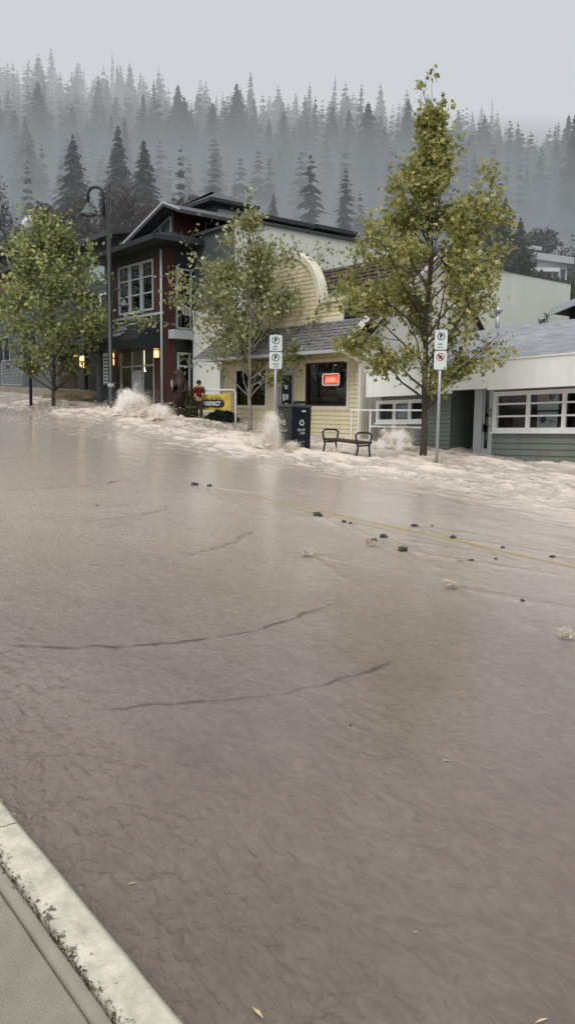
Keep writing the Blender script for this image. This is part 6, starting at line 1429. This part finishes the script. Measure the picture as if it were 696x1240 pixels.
bush(622, 292, 44, 60, 100, (.03, .045, .025), (.07, .09, .05), 'grey green bush left of the white house above the blank wall', 53)
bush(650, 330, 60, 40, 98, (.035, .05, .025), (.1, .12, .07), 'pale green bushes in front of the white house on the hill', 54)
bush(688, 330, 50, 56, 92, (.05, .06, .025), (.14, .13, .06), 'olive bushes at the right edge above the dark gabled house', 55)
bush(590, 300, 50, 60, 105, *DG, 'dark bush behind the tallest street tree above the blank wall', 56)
BR = ((.05, .035, .028), (.13, .095, .08))
for k, (px, pt, w_, h_, t_) in enumerate([(0, 222, 60, 90, 105), (60, 245, 80, 60, 95), (115, 232, 60, 70, 100), (160, 236, 50, 50, 98), (205, 244, 60, 40, 100), (240, 240, 60, 40, 108)]):
    bush(px, pt, w_, h_, t_, *BR, ['brown leafless thicket at the far left behind the roofs', 'brown thicket above the leftmost street tree', 'brown thicket just left of the lamp post behind the roofs', 'low brown thicket above the red building gable', 'brown thicket right of the red building gable', 'brown thicket above the grey upper storey'][k], 60+k, 1300)
# ------------------------------------------------------------------ haze over the hill, sky, sun
def haze(name, s0, s1, l0, l1, z0, z1, dens, colr, z2=None, tilt=0):
    mb = MB(); q = lambda s, l, z: (-.7815*s+.624*l, .624*s+.7815*l, z)
    z2 = z2 or z1; mb.hexa([q(s0, l0, z0), q(s0, l1, z0), q(s1, l1, z0), q(s1, l0, z0)], [q(s0, l0, z1-l0*tilt*.25), q(s0, l1, z1-l1*tilt*.25), q(s1, l1, z2-l1*tilt), q(s1, l0, z2-l0*tilt)])
    m = bpy.data.materials.new(name); m.use_nodes = True; t = m.node_tree; t.nodes.clear()
    o = N(t, 'ShaderNodeOutputMaterial'); ab = N(t, 'ShaderNodeVolumeAbsorption'); em = N(t, 'ShaderNodeEmission'); ad = N(t, 'ShaderNodeAddShader')
    ab.inputs['Color'].default_value = (0, 0, 0, 1); ab.inputs['Density'].default_value = dens
    em.inputs['Color'].default_value = (*colr, 1); em.inputs['Strength'].default_value = dens  # glow put in for the daylight that fog scatters
    t.links.new(ab.outputs[0], ad.inputs[0]); t.links.new(em.outputs[0], ad.inputs[1]); t.links.new(ad.outputs[0], o.inputs['Volume'])
    ob = mb.build('haze', m); tag(ob, kind='structure'); return ob
FOG = (.62, .65, .68)
haze('low cloud', 128, 900, -700, 700, -60, 400, .0024, FOG)
haze('thick cloud', 225, 890, -690, 690, -55, 395, .005, FOG)
for i in range(5): haze('hill mist', 145+i*3, 345+i, -600+i, 600-i, -50, 34+i*6, .034, (.195, .217, .234), 92+i*6, .1)
haze('thin rain haze', 56, 127.5, -300, 300, -30, 300, .0012, FOG)

w = bpy.data.worlds.new("World"); sc.world = w; w.use_nodes = True; t = w.node_tree
bg = t.nodes['Background']
sky = N(t, 'ShaderNodeTexSky', sky_type='NISHITA'); sky.sun_disc = False
SE, SA = R(50), R(150)                         # sun elevation, and azimuth as a compass angle
sky.sun_elevation = SE; sky.sun_rotation = SA
tc = N(t, 'ShaderNodeTexCoord'); sp = N(t, 'ShaderNodeSeparateXYZ'); t.links.new(tc.outputs['Generated'], sp.inputs[0])
rp = N(t, 'ShaderNodeValToRGB'); e = rp.color_ramp.elements
e[0].position = 0; e[0].color = (.61, .635, .66, 1); e[1].position = 1; e[1].color = (1.45, 1.44, 1.42, 1)
q = rp.color_ramp.elements.new(.3); q.color = (.67, .685, .695, 1); q = rp.color_ramp.elements.new(.46); q.color = (.75, .765, .775, 1)
q = rp.color_ramp.elements.new(.7); q.color = (1.2, 1.2, 1.2, 1)
t.links.new(sp.outputs['Z'], rp.inputs[0])
mpn = N(t, 'ShaderNodeMapping'); mpn.inputs['Scale'].default_value = (1, 1, 3); t.links.new(tc.outputs['Generated'], mpn.inputs[0])
ns = N(t, 'ShaderNodeTexNoise', Scale=2.2, Detail=5.0, Roughness=.5); t.links.new(mpn.outputs[0], ns.inputs[0])
mr = N(t, 'ShaderNodeMapRange'); mr.inputs[1].default_value = .3; mr.inputs[2].default_value = .7; mr.inputs[3].default_value = .92*12.5; mr.inputs[4].default_value = 1.08*12.5; t.links.new(ns.outputs['Fac'], mr.inputs[0])
vm = N(t, 'ShaderNodeVectorMath', operation='SCALE'); t.links.new(rp.outputs[0], vm.inputs[0]); t.links.new(mr.outputs[0], vm.inputs['Scale'])
mx = N(t, 'ShaderNodeMix', data_type='RGBA'); mx.inputs[0].default_value = .93
t.links.new(sky.outputs[0], mx.inputs[6]); t.links.new(vm.outputs[0], mx.inputs[7]); t.links.new(mx.outputs[2], bg.inputs['Color'])
bg.inputs['Strength'].default_value = .088
sl = bpy.data.lights.new("sun", 'SUN'); sl.energy = 1.5; sl.angle = R(35); sl.color = (1, .97, .93)
so = bpy.data.objects.new("sun", sl); col.objects.link(so)
sd = Vector((math.sin(SA)*math.cos(SE), math.cos(SA)*math.cos(SE), math.sin(SE)))
so.rotation_euler = sd.to_track_quat('Z', 'Y').to_euler(); so.location = (0, -5, 20)
sc.view_settings.view_transform = 'Standard'; sc.view_settings.look = 'None'; sc.view_settings.exposure = 0
sc.cycles.max_bounces = 6; sc.cycles.transparent_max_bounces = 12; sc.cycles.volume_bounces = 1; sc.cycles.volume_step_rate = 1.0; sc.cycles.volume_max_steps = 128
